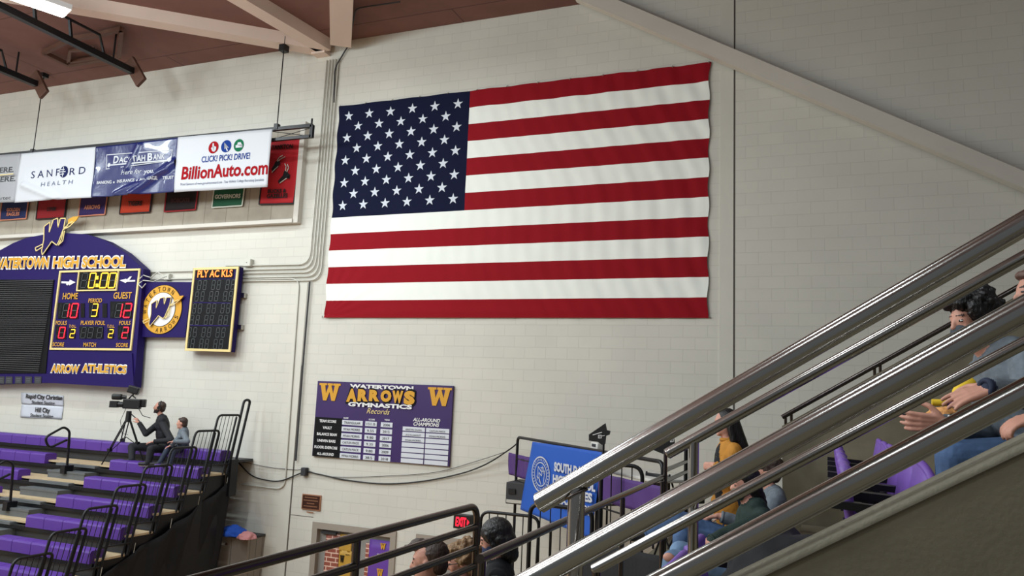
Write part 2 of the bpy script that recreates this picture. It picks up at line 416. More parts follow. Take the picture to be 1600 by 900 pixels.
# ---------------------------------------------------------------- flag
flag = thing('american_flag', 'huge cotton flag with thirteen stripes and fifty white stars on the block wall', 'flag', (-5.64, WY-.05, 6.18))
FX0, FX1, FZ0, FZ1 = -9.478, -1.806, 6.178, 10.675
def fold(u, v):
    e = u**1.6
    a = .004*math.sin(u*165+v*26+3*math.sin(v*9)) * (.25+.9*e) + .009*e*math.sin(u*74+v*31+2*math.sin(v*6))
    a += .006*math.sin(u*40-v*17) * (1-u)*.6
    d = math.hypot(u*1.7, v); a += .012*math.exp(-d*6)*math.sin(math.atan2(v+.002, u*1.7+.002)*26)
    a += .010*math.exp(-((v-.028)/.012)**2)*math.sin(math.pi*u)
    a += .004*noise.noise(V((u*18, v*9, 0))) + .01*noise.noise(V((u*4, v*3, 4)))
    return a
def fpos(u, v, up=0):
    ex = .045*math.sin(v*math.pi*7)**2*(1 if u > .5 else -1)*abs(2*u-1)**8*.6
    x = FX0 + (FX1-FX0)*u - ex + .03*(1-v)*(1-u)
    z = FZ0 + (FZ1-FZ0)*v + .012*math.sin(u*math.pi*9)**2*(1 if v > .9 else 0)*-1
    if u > .97 and v > .96: x += .02*(v-.96)/.04
    return V((x, WY-.035-fold(u, v)-up, z))
CU = .3985
def fmi(u, v):
    st = int(v*13)
    if u < CU and st >= 6: return 2
    return 0 if st % 2 == 0 else 1
m = MB().grid(fpos, 251, 13*9, fmi)
def star(cu, cv, r):
    pts = []
    for k in range(10):
        a = math.pi/2 + k*math.pi/5; rr = r if k % 2 == 0 else r*.39
        pts.append((cu+rr*math.cos(a)/(FX1-FX0), cv+rr*math.sin(a)/(FZ1-FZ0)))
    vs = [fpos(cu, cv, .006)]+[fpos(a, b, .006) for a, b in pts]
    m.add(vs, [(0, i+1, (i+1) % 10+1) for i in range(10)], 3, False)
for r in range(9):
    n = 6 if r % 2 == 0 else 5
    for c in range(n):
        cu = CU*((c*2+(1 if r % 2 == 0 else 2))/12); cv = 1-(7/13)*(r+1)/10
        star(cu, cv, .115)
build(m, 'flag_cloth', ['flag_red', 'flag_white', 'flag_blue', 'star_white'], flag)
m = MB()
for k in range(13): m.tube([V((FX0+.02+k*(FX1-FX0-.04)/12, WY-.012, FZ1+.02)), V((FX0+.02+k*(FX1-FX0-.04)/12, WY-.05, FZ1-.02))], .008, 6)
for a in (FX0-.03, FX1+.03): m.tube([V((a, WY-.012, FZ0)), V((a+.03*(1 if a < -5 else -1), WY-.05, FZ0+.03))], .008, 6)
build(m, 'grommet', 'steel', flag)

# ---------------------------------------------------------------- conduits
def path_px(pts, y): return [on(a, b, y) for a, b in pts]
def roundp(P, r=.15, n=5):
    out = [P[0]]
    for i in range(1, len(P)-1):
        a, b, c = P[i-1], P[i], P[i+1]; d1 = (a-b); d2 = (c-b); rr = min(r, d1.length*.45, d2.length*.45)
        s, e = b+d1.normalized()*rr, b+d2.normalized()*rr
        for k in range(n+1):
            t = k/n; out.append(s.lerp(b, t).lerp(b.lerp(e, t), t))
    return out+[P[-1]]
for k in range(5):
    x = -9.90+k*.075; z = 7.13-k*.085+.16; y = WY-.035
    P = [V((x, y, CEIL-.1)), V((x, y, z)), V((-11.9 if k else -11.3, y, z+.03))]
    P = [V((x+.02, y, CEIL-.4)), V((x-.0, y, z)), V((-14.6 if k in (1, 3) else -12.1, y, z+.02))]
    tag(build(MB().tube(roundp(P, .28, 6), .016, 8), 'conduit', 'conduit'),
        ['outermost', 'second', 'middle', 'fourth', 'innermost'][4-k] + ' of the five painted conduits bending left beneath the panel band, counted from the flag', 'conduit', 'painted conduits beside the flag')
P = roundp(path_px([(376, 437), (468, 435), (445, 765), (378, 757)], WY-.03), .22)
tag(build(MB().tube(P, .014, 8), 'conduit', 'conduit'), 'thin painted conduit looping down the wall between the player board and the record board', 'conduit')
P = roundp(path_px([(484, 440), (474, 560), (462, 720)], WY-.05), .2)
tag(build(MB().tube(P, .018, 8), 'conduit', 'dark_grey'), 'dark conduit running down the pilaster left of the record board', 'conduit')
P = roundp([onz(625, 3, CEIL-.05), onz(556, 13, CEIL-.05), V((on(548, 64).x, WY-.05, CEIL-.05))]+path_px([(545, 70), (523, 106), (522, 160)], WY-.05), .15)
tag(build(MB().tube(P, .014, 8), 'conduit', 'dark_grey'), 'dark conduit dropping from the ceiling just above the flag corner', 'conduit')
def jbox(px, py, wd, h, label, key='conduit'):
    c = on(px, py, WY-.05); t = thing('junction_box', label, 'junction box', c)
    build(MB().bev(c, (wd, .09, h), .008, sm=False), 'box', key, t)
    build(MB().bev(c-V((0, .05, 0)), (wd*.92, .012, h*.92), .004, sm=False), 'cover_plate', key, t)
    build(MB().cyl(c-V((0, .055, 0)), c-V((0, .062, 0)), .01), 'screw', 'dark_grey', t)
jbox(388, 411, .2, .16, 'small painted junction box above the player statistics board corner')
jbox(263, 433, .14, .14, 'small painted junction box above the round school emblem')
jbox(476, 737, .12, .16, 'grey junction box on the pilaster where the black cables cross', 'dark_grey')
tag(build(MB().tube(smooth_path([V(on(372, 722, WY-.06)), on(392, 742, WY-.05), on(415, 750, WY-.05), on(440, 751, WY-.04), on(475, 738, WY-.04), on(498, 741, WY-.04), on(540, 750, WY-.03), on(600, 756, WY-.03), on(660, 752, WY-.03), on(720, 740, WY-.05), on(760, 725, WY-.1), on(795, 703, WY-.2), on(809, 692, WY-.3)]), .013, 8), 'cable', 'black_plastic'), 'thick black cable drooping along the wall below the record board', 'cable')
tag(build(MB().tube(smooth_path([V(on(372, 720, WY-.06)), on(420, 730, WY-.03), on(460, 734, WY-.03), on(475, 734, WY-.03), on(520, 745, WY-.03), on(600, 744, WY-.03), on(680, 738, WY-.03), on(740, 722, WY-.04), on(790, 706, WY-.1)]), .006, 6), 'cable', 'dark_grey'), 'thin grey cable strung above the thick black one', 'cable')
P = [on(218, 436, 12.9), on(224, 430, 12.95), on(236, 434, 13), on(246, 425, 13.1), on(258, 432, 13.1), on(240, 440, 13.05), on(224, 438, 12.95), on(216, 444, 12.9), on(222, 450, 12.9), on(228, 443, 12.95)]
tag(build(MB().tube(P, .012, 6), 'cable', 'conduit'), 'tangled pale cable at the upper right corner of the scoreboard', 'cable')
# ---------------------------------------------------------------- main scoreboard
def words(parent, name, key, items, y, bold=.02, level=True, shear=0.0):
    for it in items:                       # (text, left, right, cap height): each word is a part of its own
        m_ = MB(); tpx(m_, it[0], it[1], it[2], it[3], y, 0, bold, shear, 1.0, level); build(m_, name, key, parent)
def drape(mb, f, P, up=.008):              # lay lettering on the folds of a cloth
    W_ = P[1].x-P[0].x
    for q in mb.v:
        u = min(1, max(0, (q.x-P[3].x)/(P[2].x-P[3].x))); zb_ = P[3].z+(P[2].z-P[3].z)*u; zt_ = P[0].z+(P[1].z-P[0].z)*u
        v = min(1, max(0, (q.z-zb_)/(zt_-zb_))); q.y = f(u, v).y-up
    return mb
SY = 12.93
def block_w(mb, x, z, wd, h, y, t=.012, mi=0):      # slab-serif W
    P = [(0, 1), (.36, 1), (.36, .88), (.28, .88), (.335, .42), (.45, .88), (.39, .88), (.39, 1), (.63, 1), (.63, .88), (.57, .88), (.675, .42), (.73, .88), (.65, .88), (.65, 1), (1, 1), (1, .88), (.93, .88), (.78, 0), (.62, 0), (.5, .5), (.38, 0), (.22, 0), (.07, .88), (0, .88)]
    mb.wp([(x+a*wd, z+b*h) for a, b in P], y, t, mi)
sb = thing('scoreboard', 'large purple arched electronic scoreboard reading 0:00 with gold school lettering', 'scoreboard', on(75, 600, SY))
SBP = [(-48, 420), (-20, 403), (0, 391), (20, 380), (40, 372), (65, 367), (100, 364), (135, 366), (165, 376), (195, 394), (224, 420), (219, 480), (209, 606), (75, 598), (0, 600), (-60, 603)]
build(MB().pp(SBP, SY, .2), 'body', 'board_purple', sb)
build(MB().pp([(76, 548), (206, 552), (209, 606), (74, 598)], SY-.03, .04), 'lower_panel', 'board_purple', sb)
m = MB().pp([(-70, 437), (84, 437), (71, 583), (-76, 584)], SY-.02, .04); mp = build(m, 'matrix_display', 'led_black', sb)
zt, zb = on(84, 437, SY).z, on(71, 583, SY).z; xa, xb = on(-60, 500, SY).x, on(72, 500, SY).x
m = MB()
for k in range(44):
    z = zb+.03+(zt-zb-.06)*k/43; m.bb(xa, xb+.02+(z-zb)*.05, SY-.045, SY-.02, z, z+.02)
build(m, 'display_louvre', 'dark_grey', mp)
m = MB().lpx([(93.5, 424.5), (217.5, 421), (203.5, 546), (78.3, 545)], SY-.03, .045, .03, True); m.lpx([(123, 423), (185, 421), (181, 453), (119.5, 454)], SY-.035, .03, .03, True)
build(m, 'gold_frame', 'pale_gold', sb)
build(MB().pp([(124, 425), (183, 423), (180, 451), (121, 453)], SY-.012, .02), 'clock_panel', 'led_black', sb)
m = MB()
for (a, b, c, d) in ((90, 122, 473, 498), (139, 153, 472, 496), (172, 206, 471, 497), (87, 103, 509, 530), (107, 117, 513, 529), (124, 161, 510, 529), (168, 177, 513, 529), (184, 202, 509, 530), (126, 132, 474, 496), (160, 167, 474, 496)):
    build(MB().pp([(a, d), (b, d), (b, c), (a, c)], SY-.012, .02), 'digit_window', 'led_black', sb)
ys = SY-.03
def digit(name, keys, *a):
    m_ = MB(); seg_px(m_, *a, 0, 1, t=.13); build(m_, name, keys, sb)
for a, b, c in ((125.3, 136, ' '), (137.5, 149, '0'), (155, 168, '0'), (168.5, 181, '0')): digit('yellow_digit', ['led_yellow', 'led_off'], a, b-1, 427, 449.5, c, ys)
m = MB()
for yy in (434, 446): q = on(151.7, yy, ys); m.bb(q.x-.04, q.x+.04, ys-.005, ys, q.z-.04, q.z+.04, 0)
build(m, 'clock_colon', ['led_yellow', 'led_off'], sb)
for a_ in ((142, 151.5, 475, 494, '3'), (109, 116, 515, 527.5, '2'), (169, 176, 515, 527.5, '2')): digit('yellow_digit', ['led_yellow', 'led_off'], *a_, ys)
for a, b, c in ((91, 94.5, ' '), (96.5, 107, '1'), (109.5, 121, '0'), (173.5, 177, ' '), (179, 190, '1'), (192.5, 204.5, '2')): digit('red_digit', ['led_red', 'led_off'], a, b-.6, 474.5, 496, c, ys)
for a, b, c in ((87, 89.5, ' '), (91, 101, '0'), (185, 187.5, ' '), (190, 200, '2'), (125.5, 134, ' '), (136, 145, ' '), (150.5, 159.5, ' ')): digit('red_digit', ['led_red', 'led_off'], a, b-.6, 511.5, 528, c, ys)
m = MB(); yt = SY-.016
for s_, a, b in (('WATERTOWN', -11, 75.5), ('HIGH', 81.5, 122.5), ('SCHOOL', 127, 196)):
    ya = 418.4-a*.013; yb9 = 418.4-b*.013
    words(sb, 'raised_lettering', 'gold', [(s_, (a+.6, ya), (b-.6, yb9), 14.5)], yt-.014, .045, False)
    words(sb, 'lettering_edge', 'white_paint', [(s_, (a-.6, ya+.9), (b+.6, yb9+.9), 16.3)], yt-.004, .085, False)
for s_, a, b in (('ARROW', 79, 123.5), ('ATHLETICS', 127, 197.5)):
    words(sb, 'raised_lettering', 'gold', [(s_, (a+.4, 581.3), (b-.4, 582), 11)], SY-.046, .04)
    words(sb, 'lettering_edge', 'white_paint', [(s_, (a-.5, 582), (b+.5, 582.7), 12.6)], SY-.036, .08)
for s_, a, b, h in (('HOME', (97.5, 467.5), (121, 467), 9.5), ('GUEST', (177, 466.5), (205, 466.5), 10), ('PERIOD', (138, 472.5), (159, 472.5), 6.2), ('FOULS', (87, 507.5), (104, 507.5), 6.2), ('FOULS', (186, 507.5), (203.5, 507.5), 6.2),
                   ('T.O.L.', (107.5, 511.8), (119, 511.8), 4.3), ('T.O.L.', (167, 511.8), (179, 511.8), 4.3), ('PLAYER FOUL', (126, 507.5), (164, 507.5), 6.4), ('SCORE', (82, 541), (99.6, 541), 6), ('SCORE', (181, 542), (199.5, 542), 6), ('MATCH', (130, 541.5), (149.5, 541.5), 6.2)):
    words(sb, 'label_lettering', 'gold', [(s_, a, b, h)], yt, .015)
# spear marks beside the clock
m = MB(); m2_ = MB()
m.pp([(96, 439.5), (108, 440), (109, 437), (118, 441), (108, 446), (107, 443), (96, 442.5)], yt, .006); m.pp([(103, 444), (107, 440), (110, 441.5), (105, 446)], yt-.002, .006)
m2_.pp([(211, 437.5), (199, 438), (197, 435.5), (187, 438), (196, 442), (198, 440.5), (211, 440)], yt, .006); m2_.pp([(197, 438), (203, 432), (206, 432), (200, 440)], yt-.002, .006)
build(m, 'spear_mark', 'white_paint', sb); build(m2_, 'spear_mark', 'white_paint', sb)
m = MB()
for a in (-4, 8.4, 23.3, 38.8, 53.5): m.pp([(a, 599.3), (a+10.5, 599.5), (a+11, 588.5), (a+.5, 588.3)], SY-.012, .012)
build(m, 'sponsor_plate', 'dark_grey', sb)
m = MB()
for a in (-4, 8.4, 23.3, 38.8, 53.5):
    for k in range(3): m.pp([(a+2, 592.2+k*2.6), (a+8.6, 592.3+k*2.6), (a+8.6, 591.2+k*2.6), (a+2, 591.1+k*2.6)], SY-.016, .004)
build(m, 'plate_print', 'led_off', sb)
# W emblem rising above the arch
def emblem(sbp, y, mapf, names=('emblem', 'emblem_edge', 'feather'), ed=.022):
    Wp = [(388, 135), (440, 95), (433, 185), (470, 75), (507, 62), (510, 142), (532, 64), (576, 62), (560, 150), (517, 268), (500, 298), (480, 285), (455, 265), (438, 292), (372, 385), (366, 350), (385, 250)]
    e = MB(); e.prism([mapf(a, b, y) for a, b in Wp], (0, .02, 0)); build(e, names[0], 'board_purple', sbp)
    e = MB(); pts = [mapf(a, b, y-.006) for a, b in Wp]; n = len(pts)
    for i in range(n): e.bar(pts[i], pts[(i+1) % n], ed, .012, up=(0, 1, 0))
    for L in ([(310, 322), (375, 290)], [(318, 350), (378, 312)], [(310, 322), (318, 350)], [(575, 150), (600, 112), (640, 90)], [(560, 160), (610, 135), (655, 92)], [(556, 170), (540, 250), (512, 300)], [(568, 172), (552, 262), (512, 300)], [(560, 150), (596, 125)]):
        q = [mapf(a, b, y-.006) for a, b in L]
        for i in range(len(q)-1): e.bar(q[i], q[i+1], ed, .012, up=(0, 1, 0))
    build(e, names[1], 'pale_gold', sbp)
    e = MB(); e.prism([mapf(a, b, y-.01) for a, b in [(597, 108), (598, 72), (640, 48), (692, 44), (668, 82), (628, 108)]], (0, .02, 0)); build(e, names[2], 'gold', sbp)
emblem(sb, SY-.05, lambda a, b, y: on(a/5.625, 330+b/5.625, y))

# square panel with the round school emblem
LYp = 13.04
lg = thing('emblem_panel', 'square purple panel with round gold and white school emblem between the two scoreboards', 'sign', on(209, 526, LYp))
build(MB().pp([(217.5, 440.3), (299, 440.8), (289, 527), (207.5, 526.5)], LYp, .1), 'panel', 'board_purple', lg)
cc = on(253.3, 483.6, LYp); RZ = (on(253, 444.8, LYp).z-on(253, 522.5, LYp).z)/2; RX = (on(284.5, 483, LYp).x-on(221.8, 483, LYp).x)/2
def disc(r, y, key, name, n=48, t=.006): build(MB().wp([(cc.x+RX*r*math.cos(2*math.pi*k/n), cc.z+RZ*r*math.sin(2*math.pi*k/n)) for k in range(n)], y, t), name, key, lg)
disc(1.0, LYp-.008, 'led_black', 'ring_outline'); disc(.975, LYp-.014, 'gold', 'gold_ring'); disc(.69, LYp-.018, 'led_black', 'inner_outline'); disc(.67, LYp-.024, 'white_paint', 'white_disc')
m = MB()
def arc_text(s_, a0, a1, r, hh, flip=False):
    n = len(s_)
    for i, ch in enumerate(s_):
        a = math.radians(a0+(a1-a0)*i/(n-1)); rd = V((math.cos(a), 0, math.sin(a))); tg = V((rd.z, 0, -rd.x))
        if flip: rd2, tg2 = -rd, -tg
        else: rd2, tg2 = rd, tg
        p = cc+V((RX*r*math.cos(a), 0, RZ*r*math.sin(a))); p.y = LYp-.02
        wdt = hh*(.85 if ch in 'WMO' else .65)
        text(m, ch, p-tg2*wdt/2-rd2*hh/2, tg2, rd2, wdt, hh, 0, .0)
arc_text('WATERTOWN', 187, 55, .83, RZ*.19); arc_text('ARROWS', 262, 338, .83, RZ*.19, True)
build(m, 'ring_lettering', 'led_black', lg)
emblem(lg, LYp-.05, lambda a, b, y: on(200+(190+(a-372)*.936)/5.625, 400+(362+(b-62)*.80)/5.625, y), ('letter_w', 'letter_edge', 'feather'), .014)

# player statistics board
PY = 12.96
pb_ = thing('player_board', 'tall dark player statistics board with amber heading and empty digit rows', 'scoreboard', on(289, 547, PY))
build(MB().pp([(302, 418.7), (372.5, 416.4), (359, 549.7), (288.4, 547.5)], PY, .16), 'body', 'board_purple', pb_)
build(MB().pp([(305, 437), (368, 436), (358, 546), (293, 544)], PY-.008, .01), 'digit_panel', 'led_black', pb_)
build(MB().lpx([(303.5, 420.3), (371, 418.2), (358, 548), (290, 546)], PY-.025, .05, .03, True), 'gold_frame', 'pale_gold', pb_)
build(MB().pp([(306.5, 421.5), (365, 420.5), (364, 434.5), (305.5, 435)], PY-.01, .01), 'message_panel', 'led_black', pb_)
m = MB(); tpx(m, 'PLY AC KLS', (308.2, 433), (362.6, 432.2), 10.5, PY-.02, 0, .02); build(m, 'amber_lettering', 'led_amber', pb_)
gx0, gx1 = on(296, 480, PY).x, on(362, 480, PY).x
m = MB()
for r in range(6):
    zc = on(330, [445.5, 463, 482, 500, 519.5, 537.5][r], PY).z
    for p in range(3):
        for d in range(2):
            xs = on([306, 328, 350][p]-r*2.0+d*8.6, 480, PY).x
            m = MB(); seg7(m, xs, zc-.1, .085, .2, ' ', PY-.014, 0, 0, sl=.06, t=.22); build(m, 'unlit_digit', 'led_off', pb_)
m = MB(); m.lpx([(301, 472.5), (360, 473.5)], PY-.014, .02); m.lpx([(297, 508.3), (357, 509)], PY-.014, .02); build(m, 'divider', 'board_purple', pb_)
m = MB()
for a in (.3, .8): z = on(365, 430+a*100, PY).z; m.bb(on(360, 480, PY).x, on(366, 480, PY).x+.1, PY+.15, WY, z-.05, z+.05)
build(m, 'wall_bracket', 'steel', pb_)

# ---------------------------------------------------------------- gymnastics record board
RY = WY-.05
rb = thing('record_board', 'purple gymnastics record board with two gold block W letters under the flag', 'sign', on(487, 713, RY))
A, B_, C_, D_ = on(497, 596, RY), on(708, 602, RY), on(702, 728, RY), on(487, 713, RY)
x0, x1 = (A.x+D_.x)/2, (B_.x+C_.x)/2; z1, z0 = (A.z+B_.z)/2, (C_.z+D_.z)/2
build(MB().bb(x0, x1, RY, RY+.04, z0, z1), 'panel', 'record_purple', rb)
BW, BH = x1-x0, z1-z0
m = MB(); block_w(m, x0+.055, z0+.755*BH-.02, .50, .245*BH+.04-.06, RY-.012); build(m, 'block_letter', 'gold', rb); m = MB(); block_w(m, x1-.52, z0+.755*BH-.02, .50, .245*BH-.02, RY-.012); build(m, 'block_letter', 'gold', rb); m = MB()
def rt(mb, s_, u0, u1, v, h, y=RY-.012, bold=.03, shear=0, mi=0): text(mb, s_, (x0+u0*BW, y, z0+v*BH), (1, 0, 0), (0, 0, 1), (u1-u0)*BW, h*BH, mi, bold, 3, shear)
def arch(mb, s_, u0, u1, v, h, y, bold, sag=.03, mi=0):
    n = len(s_)
    for i, ch in enumerate(s_):
        a = u0+(u1-u0)*i/n; k = (2*(i+.5)/n-1)
        rt(mb, ch, a+.002, u0+(u1-u0)*(i+1)/n-.004, v-sag*k*k, h*(1+.25*k*k), y, bold, 0, mi)
arch(m, 'ARROWS', .235, .745, .775, .125, RY-.022, .075)
build(m, 'gold_lettering', 'gold', rb)
m = MB(); arch(m, 'ARROWS', .227, .753, .765, .145, RY-.014, .12)
for r, s_ in enumerate(range(6)): m.bb(x0+.004*BW, x0+.215*BW, RY-.006, RY, z0+(.485-.0865*r-.055)*BH, z0+(.485-.0865*r+.0865-.055)*BH)
build(m, 'black_backing', 'led_black', rb)
m = MB(); rt(m, 'WATERTOWN', .255, .725, .925, .048, bold=.05); rt(m, 'GYMNASTICS', .255, .725, .685, .05, y=RY-.026, bold=.05)
rt(m, 'ALL-AROUND', .735, .925, .535, .042, bold=.03, shear=.2); rt(m, 'CHAMPIONS', .74, .92, .48, .042, bold=.03, shear=.2)
rt(m, 'NAME', .225, .262, .515, .018); rt(m, 'SCORE', .415, .46, .515, .018); rt(m, 'YEAR', .53, .57, .52, .018)
for r, s_ in enumerate(('TEAM SCORE', 'VAULT', 'BALANCE BEAM', 'UNEVEN BARS', 'FLOOR EXERCISE', 'ALL-AROUND')):
    wv = .0118*len(s_)+.012; rt(m, s_, .1-wv/2+.005, .1+wv/2+.005, .452-.0865*r, .034, bold=.03)
build(m, 'white_lettering', 'white_paint', rb)
m = MB(); rt(m, 'Records', .395, .565, .60, .07, bold=.0, shear=.35); build(m, 'script_lettering', 'pale_gold', rb)
mat('record_strip', (214, 218, 226), .5); m = MB(); t_ = MB()
names = [('TRIANGULAR', '151.0', '2006'), ('MYAH MORRIS', '9.55', '2015'), ('MYAH MORRIS', '9.80', '2017'), ('CAITLIN MACK', '9.35', '2006'), ('CAITLIN MACK', '9.80', '2009'), ('MYAH MORRIS', '38.5', '2018')]
for r in range(6):
    vv = .435-.0865*r
    for (a, b), s_ in zip(((.215, .37), (.39, .475), (.505, .59)), names[r]):
        m.bb(x0+a*BW, x0+b*BW, RY-.008, RY, z0+vv*BH, z0+(vv+.062)*BH)
        c = (a+b)/2; wv = min((b-a)*.8, .0125*len(s_)); rt(t_, s_, c-wv/2, c+wv/2, vv+.014, .032, y=RY-.014, bold=.0)
ch = [('KRISTIN DUHN', 'CAITLIN MACK'), ('JACLYN LANGSLOT', 'MYAH MORRIS'), ('MYAH MORRIS', '')]
for r in range(7):
    vv = .405-.0665*r
    for q, (a, b) in enumerate(((.665, .822), (.83, .99))):
        m.bb(x0+a*BW, x0+b*BW, RY-.008, RY, z0+vv*BH, z0+(vv+.054)*BH)
        if r < 3 and ch[r][q]: c = (a+b)/2; rt(t_, ch[r][q], c-.055, c+.055, vv+.008, .022, y=RY-.014, bold=.0)
build(m, 'record_strip', 'record_strip', rb); build(t_, 'record_print', 'black_plastic', rb)

# ---------------------------------------------------------------- plaque, paper signs, exit sign
pq = thing('plaque', 'small bronze plaque on the block wall above the door', 'plaque', on(486, 798, WY-.03))
a, b = on(472.5, 771.5, WY-.03), on(499.5, 798.5, WY-.03)
build(MB().bb(a.x, b.x, WY-.03, WY, b.z, a.z), 'rim', 'bronze_light', pq); build(MB().bb(a.x+.02, b.x-.02, WY-.034, WY-.02, b.z+.02, a.z-.02), 'plate', 'bronze', pq)
m = MB()
for k, (wv, hv) in enumerate(((.30, .028), (.34, .028), (.18, .03), (.32, .028), (.04, .03), (.16, .035))):
    z = a.z-.05-k*.055; n = max(1, int(wv/.05)); xx = (a.x+b.x)/2-wv/2
    for i in range(n*2): m.bb(xx+i*wv/(2*n), xx+(i+.75)*wv/(2*n), WY-.038, WY-.03, z-hv*.6, z)
build(m, 'raised_lettering', 'bronze_light', pq)
mat('paper', (200, 203, 212), .8)
def paper(p, label, l1, l2):
    t = thing('paper_sign', label, 'sign', on(*p[3], WY-.01)); pts = [on(a, b, WY-.012) for a, b in p]
    build(MB().grid(lambda u, v: pts[3].lerp(pts[2], u).lerp(pts[0].lerp(pts[1], u), v)+V((0, -.006-.008*math.sin(u*7+v*4), 0)), 12, 6), 'sheet', 'paper', t, .002)
    mm = MB(); tpx(mm, l1[0], l1[1], l1[2], l1[3], WY-.035, 0, .03); tpx(mm, l2[0], l2[1], l2[2], l2[3], WY-.035, 0, .02); build(mm, 'lettering', 'black_plastic', t)
paper([(33, 613), (99, 618), (99.5, 634.5), (34, 631)], 'white paper sign for student seating, upper one right under the scoreboard', ('Rapid City Christian', (40, 622.5), (97, 624.5), 6.5), ('Student Seating', (49, 630.8), (85, 632.5), 5))
paper([(34, 631.5), (99, 635), (97, 655), (32, 652)], 'white paper sign for student seating, lower of the two on the wall', ('Hill City', (54.5, 643.5), (77.5, 644.8), 7), ('Student Seating', (47, 650.8), (82.5, 653), 5))
ex = thing('exit_sign', 'red illuminated exit sign with arrow beside the dark bent handrail', 'exit sign', on(722, 822, WY-.12))
a, b = on(708.5, 809, WY-.12), on(735.5, 822, WY-.12); xc, zc = (a.x+b.x)/2, (a.z+b.z)/2
build(MB().bev((xc, WY-.06, zc), (b.x-a.x, .12, .25), .01, sm=False), 'housing', 'black_plastic', ex)
m = MB(); text(m, 'EXIT', (a.x+.05, WY-.124, zc-.075), (1, 0, 0), (0, 0, 1), .205, .15, 0, .03); m.wp([(b.x-.07, zc+.05), (b.x-.03, zc), (b.x-.075, zc-.05)], WY-.124, .004)
build(m, 'lit_lettering', 'led_red', ex)

# ---------------------------------------------------------------- doors
def door(n, D, posters):
    x0, x1, zt = D; r = thing('door_%d' % n, None, None, (x0, WY, 0)); r['kind'] = 'structure'
    m = MB(); y = WY-.03
    m.bb(x0-.02, x0+.1, y, WY+.25, 0, zt-.1); m.bb(x1-.1, x1+.02, y, WY+.25, 0, zt-.1); m.bb(x0-.02, x1+.02, y, WY+.25, zt-.1, zt+.02)
    build(m, 'frame', 'frame_grey', r)
    xm = (x0+x1)/2
    for a, b in ((x0+.1, xm-.004), (xm+.004, x1-.1)):
        lf = build(MB().bb(a, b, WY+.08, WY+.13, .02, zt-.105), 'door_leaf', 'door_grey', r)
        build(MB().bb(a+.06, b-.06, WY+.045, WY+.08, .95, 1.05), 'push_bar', 'steel', lf)
    build(MB().bb(x0+.16, x0+.5, WY+.02, WY+.08, zt-.19, zt-.13).bar((x0+.3, WY+.03, zt-.13), (x0+.62, WY-.0, zt-.115), .03, .02), 'door_closer', 'dark_grey', r)
    return r
d1 = door(1, D1, 1); d2 = door(2, D2, 0)
def poster(label, px, py, wpx, hpx, key, y, texts, name='poster'):
    a, b = on(px, py, y), on(px+wpx, py, y); z1 = a.z; z0 = z1-hpx*(.01327)
    t = thing(name, label, 'poster', (a.x, y, z0))
    build(MB().grid(lambda u, v: V((a.x+(b.x-a.x)*u, y-.004*math.sin(u*9+v*5), z0+(z1-z0)*v)), 8, 8), 'sheet', key, t, .003)
    if texts:
        mm = MB()
        for (u, v, s_, wd, h) in texts:
            if s_ == 'W': block_w(mm, a.x+(b.x-a.x)*u, z0+(z1-z0)*v, wd, h, y-.014, .003)
            else: text(mm, s_, (a.x+(b.x-a.x)*u, y-.014, z0+(z1-z0)*v), (1, 0, 0), (0, 0, 1), wd, h, 0, .04)
        build(mm, 'print', t_key, t)
mat('poster_gold', (192, 148, 56), .6, var=.12, vscale=6); mat('poster_purple', (104, 62, 160), .6, var=.05)
py_ = WY+.06; t_key = 'black_plastic'
poster('tall brick-patterned paper on the left grey door leaf', 510, 832, 22, 100, 'brick_paper', py_, None)
poster('gold poster with a black W, upper one on the left door leaf', 531.5, 834, 19, 24, 'poster_gold', py_-.002, [(.06, .35, 'W', .1, .11)])
poster('gold poster with a black W, lower one on the left door leaf', 530.5, 859, 20, 60, 'poster_gold', py_-.004, [(.1, .72, 'W', .1, .13), (.5, .9, 'ARROWS', .1, .02), (.6, .52, 'W', .09, .1)])
t_key = 'gold'
poster('narrow dark brick strip at the edge of the right door leaf', 572, 848, 5.5, 90, 'brick_paper', py_-.004, None)
poster('purple poster with gold W letters on the right grey door leaf', 578, 842, 36, 100, 'poster_purple', py_-.008, [(.48, .88, 'W', .12, .11), (.86, .72, 'W', .08, .11), (.40, .50, 'W', .14, .15)])
t_key = 'white_paint'
mm = MB(); tpx(mm, 'WATERTOWN', (589, 869), (607, 869), 3, py_-.03, 0, .04); tag(build(mm, 'poster_lettering', 'white_paint'), 'white school name lettered across the purple door poster', 'lettering')

# ---------------------------------------------------------------- banner truss and advertising banners
TY = 12.55
tr = thing('banner_truss', 'long black steel truss hung on cables carrying the advertising banners', 'truss', on(488, 197, TY))
e = on(488, 197, TY); e2 = on(488, 213, TY); lz = e.z; xl = -21
build(MB().bar((xl, TY, lz+.16), (e.x, TY, lz+.01), .07, .07), 'top_chord', 'black_metal', tr)
build(MB().bar((xl, TY, e2.z+.1), (e.x, TY, e2.z), .07, .06), 'bottom_chord', 'black_metal', tr)
build(MB().bar((e.x, TY, e.z+.02), (e.x, TY, e2.z-.03), .07, .07, up=(0, 1, 0)), 'end_post', 'black_metal', tr)
build(MB().tube([(e.x-.02, TY, e.z+.16), (e.x-.02, TY, e.z)], .02, 6), 'end_pin', 'black_metal', tr)
for k in range(9):
    xa = e.x-k*1.15; build(MB().tube([(xa, TY, e.z-.03), (xa-1.1, TY, e2.z+.0)], .008, 5).tube([(xa, TY, e2.z), (xa-1.1, TY, e.z)], .008, 5), 'cross_wire', 'black_metal', tr)
